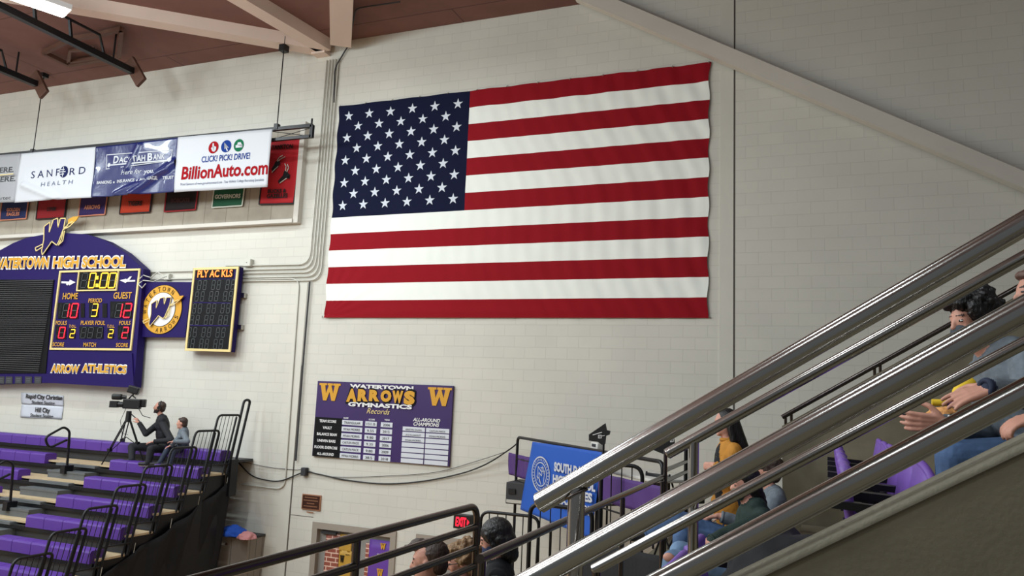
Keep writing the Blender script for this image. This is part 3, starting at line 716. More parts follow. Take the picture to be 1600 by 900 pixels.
def cable(a, b, label, mz):
    t = thing('hanging_cable', label, 'cable', b); p, q = V(a), V(b)
    build(MB().tube([p, q], .012, 6), 'wire', 'black_metal', t)
    mm = MB()
    for k in range(5): mm.ell(q.lerp(p, .02+.012*k), (.012, .012, .028), n=6)
    mm.box(q+V((0, 0, -.02)), (.09, .1, .12)); build(mm, 'turnbuckle', 'black_metal', t)
    build(MB().box(p+V((0, 0, 0)), (.14, .16, mz)), 'ceiling_clamp', 'black_metal', t)
c_top = on(445, 40, 12.0); q = on(433, 197, TY)
cable((q.x-.0, TY, CEIL-.25), q, 'dark cable from the rib clamp down to the right end of the truss', .3)
q = on(52, 236, TY); cable((q.x+.02, TY, CEIL-.05), q, 'dark cable holding the truss above the white health banner', .1)

def cloth(name, label, cat, px4, y, keys, amp=.02, key_mesh='cloth', border=None, nu=30, nv=16, group=None, extra=None, seed=0, sag=0):
    P = [on(a, b, y) for a, b in px4]       # TL TR BR BL
    t = thing(name, label, cat, P[3], group)
    def f(u, v, up=0):
        p = P[3].lerp(P[2], u).lerp(P[0].lerp(P[1], u), v)
        d = amp*(noise.noise(V((u*3.1+seed, v*2.3, seed)))*1.2 + .35*math.sin(u*12+v*5+seed)) * (1-.6*v)
        if extra: d += extra(u, v)
        return p + V((0, -d-up, 0))
    bm_ = MB().grid(f, nu, nv); build(bm_, key_mesh, keys, t, .006)
    if border:
        bb_ = MB(); k, wd = border
        for (ua, va, ub, vb) in ((0, 0, 1, 0), (1, 0, 1, 1), (0, 1, 0, 0)):
            pts = [f(ua+(ub-ua)*i/12, va+(vb-va)*i/12, .006) for i in range(13)]
            for i in range(12): bb_.bar(pts[i], pts[i+1], wd, .012, up=(0, 1, 0))
        build(bb_, 'border', k, t)
    return t, f, P
mat('banner_white', (196, 198, 203), .5, spec=.3); mat('banner_grey', (150, 150, 154), .5); mat('ink_navy', (26, 34, 78), .7, spec=.1); mat('ink_grey', (92, 102, 126), .7, spec=.1)
mat('banner_blue', (20, 32, 90), .25, coat=.25, bump=.5, bscale=9); mat('ink_red', (150, 10, 22), .7, spec=.1); mat('ink_green', (18, 100, 66), .7, spec=.1); mat('ink_blue', (22, 54, 128), .7, spec=.1)
BY = 12.48
def fold_line(u0, v0, u1, v1, a, w_):
    def g(u, v):
        dx, dy = u1-u0, v1-v0; L = math.hypot(dx, dy); t = ((u-u0)*dx+(v-v0)*dy)/L/L
        d = abs((u-u0)*dy-(v-v0)*dx)/L; return a*math.exp(-(d/w_)**2)*(1 if -.05 < t < 1.05 else 0)
    return g
t, f, P = cloth('banner', 'grey white banner cut by the left edge, leftmost on the truss', 'banner', [(-95, 248), (33, 240), (22, 316), (-105, 322)], BY, 'banner_grey', .03, seed=3)
mm = MB()
tpx(mm, 'HERE.', (-13, 269.5), (17, 267.5), 8, BY-.06, 0, .02, level=False); tpx(mm, 'HERE.', (-12, 284.5), (20, 281.5), 8, BY-.06, 0, .02, level=False); tpx(mm, 'chartec', (-14, 313), (13.5, 310.5), 5.5, BY-.06, 0, .0, level=False)
build(drape(mm, f, P), 'lettering', 'dark_grey', t)
build(MB().lpx([(-10, 274.5), (20, 271.5)], BY-.06, .02), 'gold_rule', 'pale_gold', t)
g1 = fold_line(.1, .35, .55, .02, .07, .05)
t, f, P = cloth('banner', 'white health banner with navy and grey lettering, second from the left on the truss', 'banner', [(33, 240), (150, 229.5), (143, 308.5), (22, 316.5)], BY-.01, 'banner_white', .03, extra=g1, seed=5, nu=40, nv=24)
mm = MB(); yb = BY-.07
tpx(mm, 'S A N F', (45.5, 278), (89.5, 273.5), 11, yb, 0, .0, level=False); tpx(mm, 'R D', (105, 272.5), (129.5, 270), 11, yb, 0, .0, level=False)
mm.wp([(on(97, 267, yb).x+.13*math.cos(k*.26), on(97, 267.5, yb).z+.14*math.sin(k*.26)) for k in range(24)], yb, .004)
build(drape(mm, f, P), 'lettering', 'ink_navy', t)
q = on(97, 267.5, yb); mm = MB(); mm.bb(q.x-.15, q.x+.06, yb-.004, yb, q.z-.01, q.z+.012); mm.bb(q.x-.15, q.x+.02, yb-.004, yb, q.z+.045, q.z+.065); mm.bb(q.x-.15, q.x+.02, yb-.004, yb, q.z-.065, q.z-.045); mm.bb(q.x-.03, q.x-.01, yb-.004, yb, q.z-.12, q.z+.12)
build(drape(mm, f, P, .012), 'mark_cutout', 'banner_white', t)
mm = MB(); tpx(mm, 'H E A L T H', (60, 290.5), (110, 286.5), 6.5, yb, 0, .0, level=False); build(drape(mm, f, P), 'small_lettering', 'ink_grey', t)
g2 = lambda u, v: fold_line(.55, .95, .42, .5, .05, .03)(u, v)+fold_line(.5, .02, 1.0, .55, .06, .05)(u, v)+fold_line(.3, .05, .9, .4, .03, .03)(u, v)
t, f, P = cloth('banner', 'crinkled shiny navy blue bank banner with white lettering', 'banner', [(150, 230), (278, 215), (272, 300), (143, 308.5)], BY-.02, 'banner_blue', .035, extra=g2, seed=8, nu=60, nv=36)
mm = MB(); yb = BY-.085
tpx(mm, 'D', (174.3, 254.3), (182.3, 253.6), 11, yb, 0, .03); tpx(mm, 'ACOTAH', (183, 253.3), (223, 249.5), 8.5, yb, 0, .02, level=False); tpx(mm, 'B', (226.5, 249.5), (234.5, 248.7), 11, yb, 0, .03); tpx(mm, 'ANK', (235.5, 248.7), (254.5, 246.8), 8.5, yb, 0, .02, level=False)
mm.lpx([(164, 241), (266, 233), (264, 250), (163, 263)], yb, .018, .004, True); mm.lpx([(170, 257), (262, 249)], yb, .03, .004)
for a, b in ((167.5, 257), (262, 249)): q = on(a, b, yb); mm.wp([(q.x+.05*math.cos(k*.8), q.z+.05*math.sin(k*.8)) for k in range(8)], yb, .004)
tpx(mm, 'Here for', (186, 272), (217, 269.5), 7.5, yb, 0, .0, .3, level=False); tpx(mm, 'you.', (221, 270), (237.5, 268.5), 7, yb, 0, .02, level=False)
for s_, a, b, w_ in (('BANKING', 148, 286.8, 22), ('INSURANCE', 179, 284.5, 28), ('MORTGAGE', 216, 282, 28), ('TRUST', 251, 279.2, 17)): tpx(mm, s_, (a, b), (a+w_, b-w_*.07), 4.6, yb, 0, .02, level=False)
for a, b in ((174, 283.5), (211.5, 281)): q = on(a, b, yb); mm.bb(q.x-.02, q.x+.02, yb-.003, yb, q.z-.02, q.z+.02)
build(drape(mm, f, P), 'lettering', 'banner_white', t)
t, f, P = cloth('banner', 'white banner advertising an auto dealer in large red letters', 'banner', [(278, 214.5), (425.5, 201.5), (417.5, 292), (272, 300.5)], BY-.03, 'banner_white', .02, seed=12, nu=40)
yb = BY-.075; mm = MB(); tpx(mm, 'BillionAuto.com', (281.5, 279.5), (416.5, 270.5), 19, yb, 0, .03, level=False)
def ringd(mb, px, py, r, mi=0, rx=1.0, y=yb): q = on(px, py, y); mb.wp([(q.x+r*rx*math.cos(k*math.pi/12), q.z+r*math.sin(k*math.pi/12)) for k in range(24)], y, .004, mi)
ringd(mm, 331.8, 229.5, .135); build(drape(mm, f, P), 'red_lettering', 'ink_red', t)
mm = MB(); tpx(mm, 'CLICK! PICK! DRIVE!', (312.5, 253), (388, 246.5), 9, yb, 0, .02, level=False); ringd(mm, 351.3, 227.5, .135); build(drape(mm, f, P), 'blue_lettering', 'ink_blue', t)
mm = MB(); ringd(mm, 371, 226, .135); build(drape(mm, f, P), 'green_disc', 'ink_green', t)
mm = MB(); y2 = yb-.006
mm.pp([(328, 231), (330, 228.5), (330.3, 223), (332.3, 223), (332.6, 227.5), (336, 228.5), (335.5, 233.5), (333, 236.5), (330, 235.5)], y2, .003)
mm.pp([(348.5, 221.5), (355.5, 230), (352.2, 230), (354, 234.5), (352.3, 235.3), (350.4, 230.8), (348.5, 232.5)], y2, .003)
mm.pp([(365.8, 226), (368.3, 225.5), (369.5, 221.5), (374, 221), (376, 224.5), (377, 225), (376.8, 229), (366, 230)], y2, .003)
build(drape(mm, f, P, .014), 'disc_symbol', 'banner_white', t)
mm = MB(); tpx(mm, 'Proud Sponsors of www.gorushmoreward.com - Your Athletic College Recruiting Specialists', (280.5, 289.3), (410, 281.5), 3.8, yb, 0, .0, level=False); build(drape(mm, f, P), 'small_lettering', 'ink_grey', t)

# felt team pennants on the panel band
HY = WY-.11
mat('p_navy', (30, 42, 92), .8); mat('p_red', (150, 22, 32), .8); mat('p_purple', (54, 34, 96), .8); mat('p_orange', (196, 58, 28), .8); mat('p_maroon', (28, 12, 16), .8); mat('p_green', (18, 84, 56), .8); mat('p_bright', (184, 22, 34), .75)
mat('ink_orange', (206, 132, 104), .7); mat('ink_dark', (16, 12, 18), .7); mat('ink_pale', (206, 210, 196), .7); mat('ink_dim', (74, 34, 30), .7)
def pennant(label, x0, x1, yb0, yb1, key, bk, tx, ink, lines=1):
    wt = x1-x0; px = [(x0+12, yb0-100), (x1+14, yb1-102), (x1, yb1), (x0, yb0)]
    t, f, P = cloth('team_pennant', label, 'pennant', px, HY, key, .008, border=(bk, .03), group='team pennants on the panel band', nu=16)
    mm = MB()
    for k, (s_, a, b, yy, h) in enumerate(tx): tpx(mm, s_, (a, yy), (b, yy-(b-a)*.04), h, HY-.03, 0, .04, level=False)
    build(mm, 'lettering', ink, t); return t
pennant('navy pennant lettered GOLDEN EAGLES below the white health banner', 0, 41, 344.5, 341.5, 'p_navy', 'ink_orange', [('GOLDEN', 10, 31, 330.5, 5), ('EAGLES', 10, 30, 337.3, 5)], 'ink_orange')
pennant('dark red pennant lettered LYNX above the scoreboard emblem', 56.5, 100.5, 343, 340, 'p_red', 'ink_dark', [('LYNX', 73, 87.5, 329.5, 5.5)], 'ink_dark')
pennant('purple pennant lettered ARROWS below the navy banner', 123, 164, 338, 335, 'p_purple', 'ink_orange', [('ARROWS', 131, 156, 327, 6)], 'ink_orange')
pennant('orange pennant lettered TIGERS', 187, 234, 334.5, 331.5, 'p_orange', 'ink_dark', [('TIGERS', 199.5, 221.5, 321.3, 6.5)], 'ink_dark')
pennant('black maroon pennant lettered BOBCATS below the auto banner', 257, 305.5, 331, 327.5, 'p_maroon', 'p_red', [('BOBCATS', 267, 296, 316.5, 6)], 'ink_dim')
pennant('green pennant lettered GOVERNORS with pale border', 331.5, 378.5, 324.5, 321.5, 'p_green', 'ink_pale', [('GOVERNORS', 335.5, 375.5, 310.5, 6)], 'ink_pale')
t = pennant('bright red pennant lettered YANKTON with two running deer, rightmost of the pennants', 405, 459, 319.5, 318, 'p_bright', 'ink_dark', [('YANKTON', 424, 457, 233, 6.5), ('BUCKS &', 418, 447, 301.5, 5.5), ('GAZELLES', 416.5, 449, 309.5, 6)], 'ink_dark')
mm = MB(); y2 = HY-.035
mm.pp([(424, 264), (428, 258), (430, 253), (433, 251), (437, 252), (438, 256), (434, 259), (431, 264), (426, 270)], y2, .004); mm.pp([(434, 283), (442, 274), (444, 266), (449, 269), (453, 273), (452, 279), (446, 278), (440, 282), (436, 287)], y2, .004)
build(mm, 'deer_print', 'ink_dark', t)
mm = MB()
for L in ([(433, 251), (436, 246), (441, 243)], [(434, 252), (439, 248), (445, 245)], [(446, 267), (447, 260), (445, 256)], [(448, 268), (451, 262), (449, 257)], [(437, 286), (451, 276)], [(425, 269), (434, 260)]): mm.lpx(L, y2, .018, .004)
build(mm, 'antler_print', 'ink_pale', t)
# ---------------------------------------------------------------- telescopic bleachers under the scoreboard
ORD = ['topmost', 'second', 'third', 'fourth', 'fifth', 'sixth', 'seventh', 'eighth', 'ninth', 'tenth', 'eleventh']
YF0, ZT0, RUN, RISE = 12.25, 3.47, .546, .291
AL, AR, BX0, BX1 = -14.69, -13.5, -24.1, -10.93
protos = {}
def seat_module(parent, x0, yf, zt, first):
    mbm = MB(); w_ = .452
    P = [(0, -.20), (.0, -.035), (.012, -.008), (.04, 0), (.24, .0), (.27, -.02), (.27, -.16), (.10, -.2)]
    n = len(P); a = [V((x0+.004, yf+p, zt+q)) for p, q in P]; b = [V((x0+w_-.004, yf+p, zt+q)) for p, q in P]
    mbm.add(a+b, [tuple(range(n))[::-1], tuple(range(n, 2*n))]+[(i, (i+1) % n, (i+1) % n+n, i+n) for i in range(n)], 0, False)
    return mbm
for k in range(11):
    yf, zt = YF0-RUN*k, ZT0-RISE*k; dk = zt-.42
    loc = V((BX1, yf, dk))
    t = thing('bleacher_row', ORD[k]+' bleacher row with purple bench seats, counted down from the wall', 'bleacher row', loc, 'purple bleacher rows under the scoreboard')
    yb_ = yf-RUN+.09
    build(MB().bb(BX0, BX1+.08, yb_, yf+.06 if k else yf+.06, dk-.035, dk), 'deck', 'tan_wood', t)
    build(MB().bb(BX0, BX1+.04, yf+.02, yf+.06, zt-.265, zt-.20), 'seat_beam', 'black_metal', t)
    build(MB().bb(BX0, BX1, yf+.10, yf+.13, dk, zt-.2).bb(BX0, BX1, yf+.06, yf+.3, zt-.225, zt-.2), 'riser', 'dark_grey', t)
    build(MB().bb(BX1-.02, BX1+.02, yf-.4, yf+.15, 0, dk-.04), 'side_support', 'black_metal', t)  # black end sheet stands in for the darkness under the deck
    if k == 0: build(MB().bb(BX0, BX1, yf+.28, WY-.02, zt-.25, zt-.2), 'back_filler', 'dark_grey', t)
    first = None; xs = []
    x = BX1-.452
    while x > BX0:
        if k == 0 or not (x < AR-.1 and x+.452 > AL+.1): xs.append(x)
        x -= .4535
    mm = seat_module(t, 0, yf, zt, True)
    # one module, then copies sharing its mesh
    base = None
    for x in xs:
        if x < -21.5: continue
        if base is None:
            base = build(MB().add([q+V((x, 0, 0)) for q in mm.v], mm.f, 0, False), 'seat_module', 'bench_purple', t); bx = x
        else:
            c = base.copy(); COL.objects.link(c); c.location = (x-bx, 0, 0)
    if k:
        st = MB().bb(AL+.12, AR-.06, yf-.24, yf+.1, dk-.0, dk+.0+.0+.145); st.bb(AL+.10, AR-.04, yf-.25, yf-.2, dk+.11, dk+.15)
        build(st, 'aisle_step', 'grey_step', t)
        build(MB().bb(AL+.05, AR-.05, yf-.03, yf+.3, zt-.2-.0, zt-.155), 'aisle_nosing', 'grey_step', t)
def end_rail(k):
    dy, dz = -RUN*k, -RISE*k; X0 = -10.85
    t = thing('end_rail', ORD[k]+' black barred end rail on the right side of the bleachers', 'railing', (X0, 12.0+dy, 3.1+dz), 'black end rails of the bleachers')
    p = lambda y, z: V((X0, y+dy, z+dz))
    m = MB().tube(roundp([p(11.76, 3.1), p(12.0, 4.16), p(12.62, 4.16), p(12.36, 3.02)], .1), .022, 8)
    build(m, 'frame', 'black_metal', t)
    build(MB().tube([p(12.50, 4.12), p(12.25, 3.02)], .02, 8), 'inner_post', 'black_metal', t)
    build(MB().tube([p(11.79, 3.22), p(12.38, 3.22)], .016, 8), 'bottom_rail', 'black_metal', t)
    for j in range(5): build(MB().tube([p(11.90+j*.105, 3.22), p(12.11+j*.098, 4.16)], .006, 6), 'baluster', 'black_metal', t)
    return t
for k in range(10): end_rail(k)
t = thing('end_rail', 'tall narrow looped black rail where the bleachers meet the wall', 'railing', (-10.85, 12.6, 3.1))
build(MB().tube(roundp([V((-10.85, 12.4, 3.1)), V((-10.85, 12.68, 4.46)), V((-10.85, 12.86, 4.46)), V((-10.85, 12.56, 3.1))], .09), .026, 8), 'loop', 'black_metal', t)
build(MB().bb(-10.9, -10.8, 12.42, 12.62, 2.6, 3.3), 'post_bracket', 'black_metal', t)
for n_, (ky, lab) in enumerate(((0, 'black looped aisle handrail higher up the bleachers'), (2, 'black looped aisle handrail cut by the left edge of the picture'))):
    dy, dz, X0 = -.55*ky, -.295*ky, -14.1
    t = thing('aisle_rail', lab, 'handrail', (X0, 11.52+dy, 3.0+dz), 'looped aisle handrails')
    p = lambda y, z: V((X0, y+dy, z+dz))
    build(MB().tube(roundp([p(11.42, 3.52), p(11.05, 3.37), p(10.93, 3.58), p(11.32, 3.78), p(11.46, 3.70), p(11.50, 2.98)], .1), .024, 8), 'loop', 'black_metal', t)
    build(MB().bb(X0-.06, X0+.06, 11.4+dy, 11.6+dy, 2.86+dz, 3.02+dz), 'base_clamp', 'black_metal', t)
# black cloth skirt
def cur(u, v):
    y = 12.52-5.5*u; top = [2.92, 2.55, 2.25, 1.95, 1.66, 1.36, 1.07, .78, .5]; i = min(7, int(u*8)); f_ = u*8-i
    zt = top[i]*(1-f_)+top[i+1]*f_ - .05*abs(math.sin(u*8*math.pi)); z = zt*v
    return V((-10.86+.05*math.sin(u*60+v*3)*(1.1-v*.6)+.03*math.sin(u*23+2)-.16*(1-v), y-.25*(1-v)*(1-u), z+.01))
t = thing('side_curtain', 'black cloth skirt hung down the open end of the bleachers', 'curtain', (-10.8, 12.6, 0))
build(MB().grid(cur, 120, 16), 'cloth', 'black_cloth', t, .004)
m = MB()
for u in (.02, .14, .27, .4, .52): q = cur(u, 1); m.tube([q, q+V((0, .02, .16))], .006, 5)
build(m, 'tie', 'conduit', t)

# storage cabinet with cloths
bx = on(413, 834, WY-.03); yfr = onx(388, 841, bx.x).y; zt = bx.z; xl = on(338, 836, yfr).x
t = thing('storage_cabinet', 'grey panelled storage cabinet against the wall beside the bleachers', 'cabinet', ((bx.x+xl)/2, yfr, 0))
build(MB().bb(xl, bx.x, yfr, WY-.03, 0, zt-.05), 'body', 'steel_locker', t)
m = MB(); 
for a in (.5, ): m.bb(xl+(bx.x-xl)*a-.004, xl+(bx.x-xl)*a+.004, yfr-.006, yfr, .05, zt-.08)
build(m, 'door_gap', 'joint_dark', t)
build(MB().bev(((xl+bx.x)/2, (yfr+WY-.03)/2, zt-.025), (bx.x-xl+.04, WY-.03-yfr+.04, .05), .012, sm=False), 'lid', 'dark_grey', t)
build(MB().cyl((xl+.35*(bx.x-xl), yfr-.03, zt-.18), (xl+.35*(bx.x-xl), yfr, zt-.18), .02), 'lock', 'bronze', t)
def pile(name, label, c, rx, ry, h, key, seed):
    t = thing(name, label, 'cloth', c); bm = bmesh.new(); bmesh.ops.create_icosphere(bm, subdivisions=4, radius=1)
    for q in bm.verts:
        n_ = noise.noise(q.co*1.7+V((seed, 0, 0)))*.45+abs(noise.noise(q.co*4+V((0, seed, 0))))*.25
        d = q.co*(1+n_*.6); q.co = V((d.x*rx, d.y*ry, max(0, d.z*.9+.1)*h))+V(c)
    bm.verts.index_update(); m = MB().add([q.co.copy() for q in bm.verts], [[q.index for q in f.verts] for f in bm.faces], 0, True); bm.free()
    build(m, 'cloth_folds', key, t); return t
mat('cloth_blue', (30, 84, 190), .8); mat('cloth_pink', (206, 140, 140), .8)
pile('folded_cloth', 'blue cloth heaped on the grey storage cabinet', (on(366, 832, 12.75).x, 12.72, zt), .27, .2, .17, 'cloth_blue', 1)
pile('folded_cloth', 'pink cloth beside the blue cloth on the grey storage cabinet', (on(386, 836, 12.6).x, 12.6, zt), .17, .16, .12, 'cloth_pink', 5)

# ---------------------------------------------------------------- stands: concrete terraces, walls and stairs
RZ_ = .637     # rise per metre of the stair rails
m = MB()
TZ = [3.24, 3.715, 4.19, 4.665, 5.14]; TX = [-.93, -.22, .49, 1.20, 1.91, 9]
for k in range(5): m.bb(TX[k], TX[k+1] if k == 4 else TX[k+1], 3.3, 7.55, 0, TZ[k])
struct(m, 'floor_terrace', 'concrete')
struct(MB().bb(-2.0, -.93, 2.6, 12.95, 2.3, 2.95).bb(-.93, 9, 7.9, WY, 2.0, 2.95), 'floor_walkway', 'concrete')
struct(MB().bb(-3.6, -2.0, 1.75, 7.4, 1.9, 2.15), 'floor_lower_walkway', 'concrete')
struct(MB().bb(-2.5, 6, -5, 1.5, 2.7, 3.05), 'floor_viewing_platform', 'concrete')
m = MB()
for k in range(9): m.bb(-.9+k*.28, 6, 1.76, 3.28, 1.5, 2.95+k*.178)
struct(m, 'floor_stairs', 'concrete')
# near parapet with rounded cap: top edge follows the rails
def slope_wall(xa, xb, za, zb, y0, y1, zl):
    return MB().hexa([(xa, y0, zl), (xb, y0, zl), (xb, y1, zl), (xa, y1, zl), (xa, y0, za), (xb, y0, zb), (xb, y1, zb), (xa, y1, za)])
wa, wb = on(1220, 882, 1.58), on(1600, 700, 1.58); k_ = (wb.z-wa.z)/(wb.x-wa.x)
def wz(x): return wa.z+(x-wa.x)*k_
struct(slope_wall(-.62, 2.6, wz(-.62), wz(2.6), 1.58, 1.72, 2.2), 'wall_parapet_near', 'concrete')
m = MB(); NX = 3
prof = [(-.004, -.006), (-.004, .003), (.004, .008), (.02, .010), (.12, .010), (.135, .006), (.14, -.012)]
a = [V((-.62, 1.58+p-.001, wz(-.62)+q)) for p, q in prof]; b = [V((2.6, 1.58+p-.001, wz(2.6)+q)) for p, q in prof]; n = len(prof)
m.add(a+b, [(i, i+1, i+1+n, i+n) for i in range(n-1)]+[tuple(range(n)), tuple(range(n, 2*n))[::-1]], 0, True)
struct(m, 'trim_10', 'concrete_cap')
fa, fb = on(1250, 650, 7.6), on(1400, 567, 7.6); kf = (fb.z-fa.z)/(fb.x-fa.x); xe = on(1222, 700, 7.6).x
m = slope_wall(xe, 6, fa.z+(xe-fa.x)*kf, fa.z+(6-fa.x)*kf, 7.6, 7.85, 2.0)
struct(m, 'wall_parapet_far', 'concrete')

# stainless rails
def rail_on(pts, y, ext_l=0, ext_r=0):
    a, b = on(*pts[0], y), on(*pts[-1], y); d = (b-a).normalized(); return a-d*ext_l, b+d*ext_r
RR = .0205
def handrail(label, pts, y, er, r, endcap=False, el=0, name='handrail', key='steel', grp='stainless stair rails'):
    a, b = rail_on(pts, y, el, er); t = thing(name, label, 'handrail', a, grp)
    build(MB().cyl(a, b, r, r, 28), 'rail_tube', key, t)
    if endcap:
        d = (a-b).normalized(); build(MB().cyl(a, a+d*.004, r*.97, r*.8, 28), 'end_cap', key, t)
    return t, a, b
tA, aA, bA = handrail('thick shiny top handrail of the near stair, ending above the blue banner', [(843, 786), (1600, 349.5)], 1.65, 1.6, .0225, True)
dA = (bA-aA).normalized()
def zat(a, b, x): return a.z+(b.z-a.z)*(x-a.x)/(b.x-a.x)
px_ = on(900, 800, 1.65).x
build(MB().cyl((px_, 1.65, 2.7), (px_, 1.65, zat(aA, bA, px_)-.01), .0185, .0185, 24), 'post', 'steel', tA)
build(MB().tube([(px_+.022*math.cos(k*.5), 1.65+.022*math.sin(k*.5), zat(aA, bA, px_)-.026+.012*math.cos(k*.5)) for k in range(13)], .0035, 6, True), 'weld_ring', 'dark_steel', tA)
for xx in (1.0, 2.3):
    build(MB().cyl((xx, 1.65, wz(xx)), (xx, 1.65, zat(aA, bA, xx)-.01), .0185, .0185, 20), 'post', 'steel', tA)
tC, aC, bC = handrail('thick shiny middle rail of the near stair crossing in front of the post', [(860, 890), (1600, 484)], 1.575, 1.6, .0235, el=.5)
tE, aE, bE = handrail('thick shiny bottom rail just above the concrete parapet', [(1020, 916), (1600, 612.5)], 1.60, 1.6, .0225, el=.35)
for tt, aa, bb2, yy in ((tC, aC, bC, 1.575), (tE, aE, bE, 1.6)):
    for xx in (1.0, 2.3): build(MB().cyl((xx, yy, zat(aa, bb2, xx)), (xx, 1.65, zat(aa, bb2, xx)-.03), .008), 'bracket', 'steel', tt)
YB = 3.15
tB, aB, bB = handrail('thinner top rail on the far side of the near stair', [(1043, 709), (1600, 401)], YB, 1.6, .0215, True)
tD, aD, bD = handrail('thinner lower rail on the far side of the near stair', [(928, 890), (1600, 536)], YB-.03, 1.6, .0215, True)
px_ = on(1084, 720, YB).x
build(MB().cyl((px_, YB, 2.7), (px_, YB, zat(aB, bB, px_)-.01), .02, .02, 20), 'post', 'steel', tB)
build(MB().ell((px_, YB, zat(aD, bD, px_)), (.026, .026, .012)), 'weld_ring', 'dark_steel', tB)
build(MB().cyl((px_+2.2, YB, 2.9), (px_+2.2, YB, zat(aB, bB, px_+2.2)-.01), .02, .02, 20), 'post', 'steel', tB)
q = on(928, 890, YB-.03); build(MB().tube([(q.x+.01, YB-.03, q.z), (q.x+.01, YB-.03, 2.8)], .018, 16), 'post', 'dark_steel', tD)
# handrail on the far parapet
tF, aF, bF = handrail('thin dark handrail along the far concrete parapet by the block wall', [(1222, 652), (1600, 443)], 7.6, 3, .021, key='dark_steel', el=-.0, grp='rails on the far parapet')
for px0 in (1230, 1370): 
    for dxx in (0, 9):
        x = on(px0+dxx-3, 600, 7.6).x; build(MB().cyl((x, 7.6, zat(aF, bF, x)-.0), (x, 7.62, fa.z+(x-fa.x)*kf-.05), .013), 'bracket', 'dark_steel', tF)

# horizontal rails running towards the wall
def prail(label, X0, ys, zs, r, ye, zb, key='dark_steel', name='guardrail', corner=True, cat='railing'):
    t = thing(name, label, cat, (X0, ye, zs[0]))
    P = [V((X0, ys, zs[0])), V((X0, ye, zs[0])), V((X0, ye, zb))]
    build(MB().tube(roundp(P, .11, 8), r, 20), 'top_rail', key, t)
    for z in zs[1:]: build(MB().cyl((X0, ys, z), (X0, ye, z), r*.9, None, 18), 'middle_rail', key, t)
    return t
XG = -2.05
tg_ = prail('dark polished guardrail with four level rails and a bent corner near the bottom centre', XG, 1.2, [4.03, 3.90, 3.775, 3.665], .0215, 4.62, 2.15)
q = onx(556, 870, XG); build(MB().cyl((XG, q.y, 2.15), (XG, q.y, 4.02), .02, None, 18), 'post', 'dark_steel', tg_)
XH = -1.33
t = thing('guardrail', 'slim dark rail rising from the bottom centre to the end of the thinner stair rail', 'railing', (XH, 7, 4.05))
build(MB().tube([V((XH, 3.05, 4.045)), V((XH, 6.95, 4.085))], .02, 16), 'top_rail', 'dark_steel', t)
for pxx, pyy in ((753, 876), (973, 776), (1035, 750)):
    q = onx(pxx, pyy, XH); build(MB().cyl((XH, q.y, 2.95), (XH, q.y, 4.05), .018, None, 14), 'post', 'dark_steel', t)
tg2 = thing('guardrail', 'short double level rail behind the end of the thinner stair rail', 'railing', on(1041, 733, 7.2))
a, b = on(1039, 735, 6.95), on(1072, 721, 8.2); c, d = on(1039, 752, 6.95), on(1072, 737, 8.2)
build(MB().cyl(a, b, .02), 'top_rail', 'dark_steel', tg2); build(MB().cyl(c, d, .02), 'middle_rail', 'dark_steel', tg2)
q = on(1040, 702, 6.95); build(MB().cyl((q.x, 6.95, 2.95), (q.x, 6.95, q.z), .017), 'post', 'dark_steel', tg2)
q = on(1072, 690, 8.2); build(MB().cyl((q.x, 8.2, 2.95), (q.x, 8.2, q.z), .02), 'post', 'black_metal', tg2)
# ---------------------------------------------------------------- railing platform with the blue banner
P0 = on(809, 683, 12.3); P1 = onz(1036, 722, P0.z); dP = (P1-P0).normalized(); nP = V((-dP.y, dP.x, 0)); nP = nP if nP.y < 0 else -nP
def op(px, py, off=0):         # point on the vertical plane through the pipe, off metres nearer
    d = ray(px, py); P = P0+nP*off; return CAM+d*((P-CAM).dot(nP)/d.dot(nP))
t = thing('platform_railing', 'black pipe railing that carries the blue association banner', 'railing', (P0.x, P0.y, 2.95))
build(MB().tube(roundp([V((P0.x, P0.y, 1.5)), P0, P1, V((P1.x, P1.y, 2.95))], .1), .024, 12), 'top_rail', 'black_metal', t)
for k in (.33, .66): q = P0.lerp(P1, k); build(MB().cyl((q.x, q.y, 2.2), q, .02), 'post', 'black_metal', t)
for k in (.35, .7): z = P0.z-k; build(MB().cyl((P0.x, P0.y, z), (P1.x, P1.y, z), .012), 'middle_rail', 'black_metal', t)
mat('banner_royal', (28, 84, 178), .6, spec=.4); mat('skirt_purple', (74, 42, 110), .7)
c4 = [op(832, 690, .03), op(941, 706.5, .03), op(924, 842, .05), op(813, 796, .08)]
t = thing('association_banner', 'royal blue banner with white oval seal and white lettering hanging on the black pipe railing', 'banner', c4[3])
def fb_(u, v, up=0): return c4[3].lerp(c4[2], u).lerp(c4[0].lerp(c4[1], u), v)+nP*(.014*noise.noise(V((u*3, v*2, 1)))+.008*math.sin(u*14+v*4)*(1-v)+up)
build(MB().grid(fb_, 30, 24), 'cloth', 'banner_royal', t, .004)
m = MB(); up_ = V((0, 0, 1))
for s_, a, b, hh in (('SOUTH DAKOTA', (865.5, 735), (935, 750), 13), ('HIGH SCHOOL', (863.5, 753.5), (930, 768), 12), ('ACTIVITIES', (863, 772), (925, 785), 12), ('ASSOCIATION', (862, 790), (926, 806), 12)):
    p, q = op(*a, .085), op(*b, .085); h_ = (op(a[0], a[1]-hh, .085)-p).z; text(m, s_, p, q-p, up_, (q-p).length, h_, 0, .05)
build(m, 'lettering', 'banner_white', t)
sc_ = op(844.5, 741, .072); rz = (op(844.5, 713, .072)-op(844.5, 769, .072)).z/2; rx = (op(858.5, 741, .072)-op(830.5, 741, .072)).length/2
def oval(k, w_): 
    m = MB(); N = 36
    P = [sc_+dP*(rx*k*math.cos(2*math.pi*i/N))+up_*(rz*k*math.sin(2*math.pi*i/N)) for i in range(N)]
    for i in range(N): m.bar(P[i], P[(i+1) % N], w_, .004, up=nP)
    return m
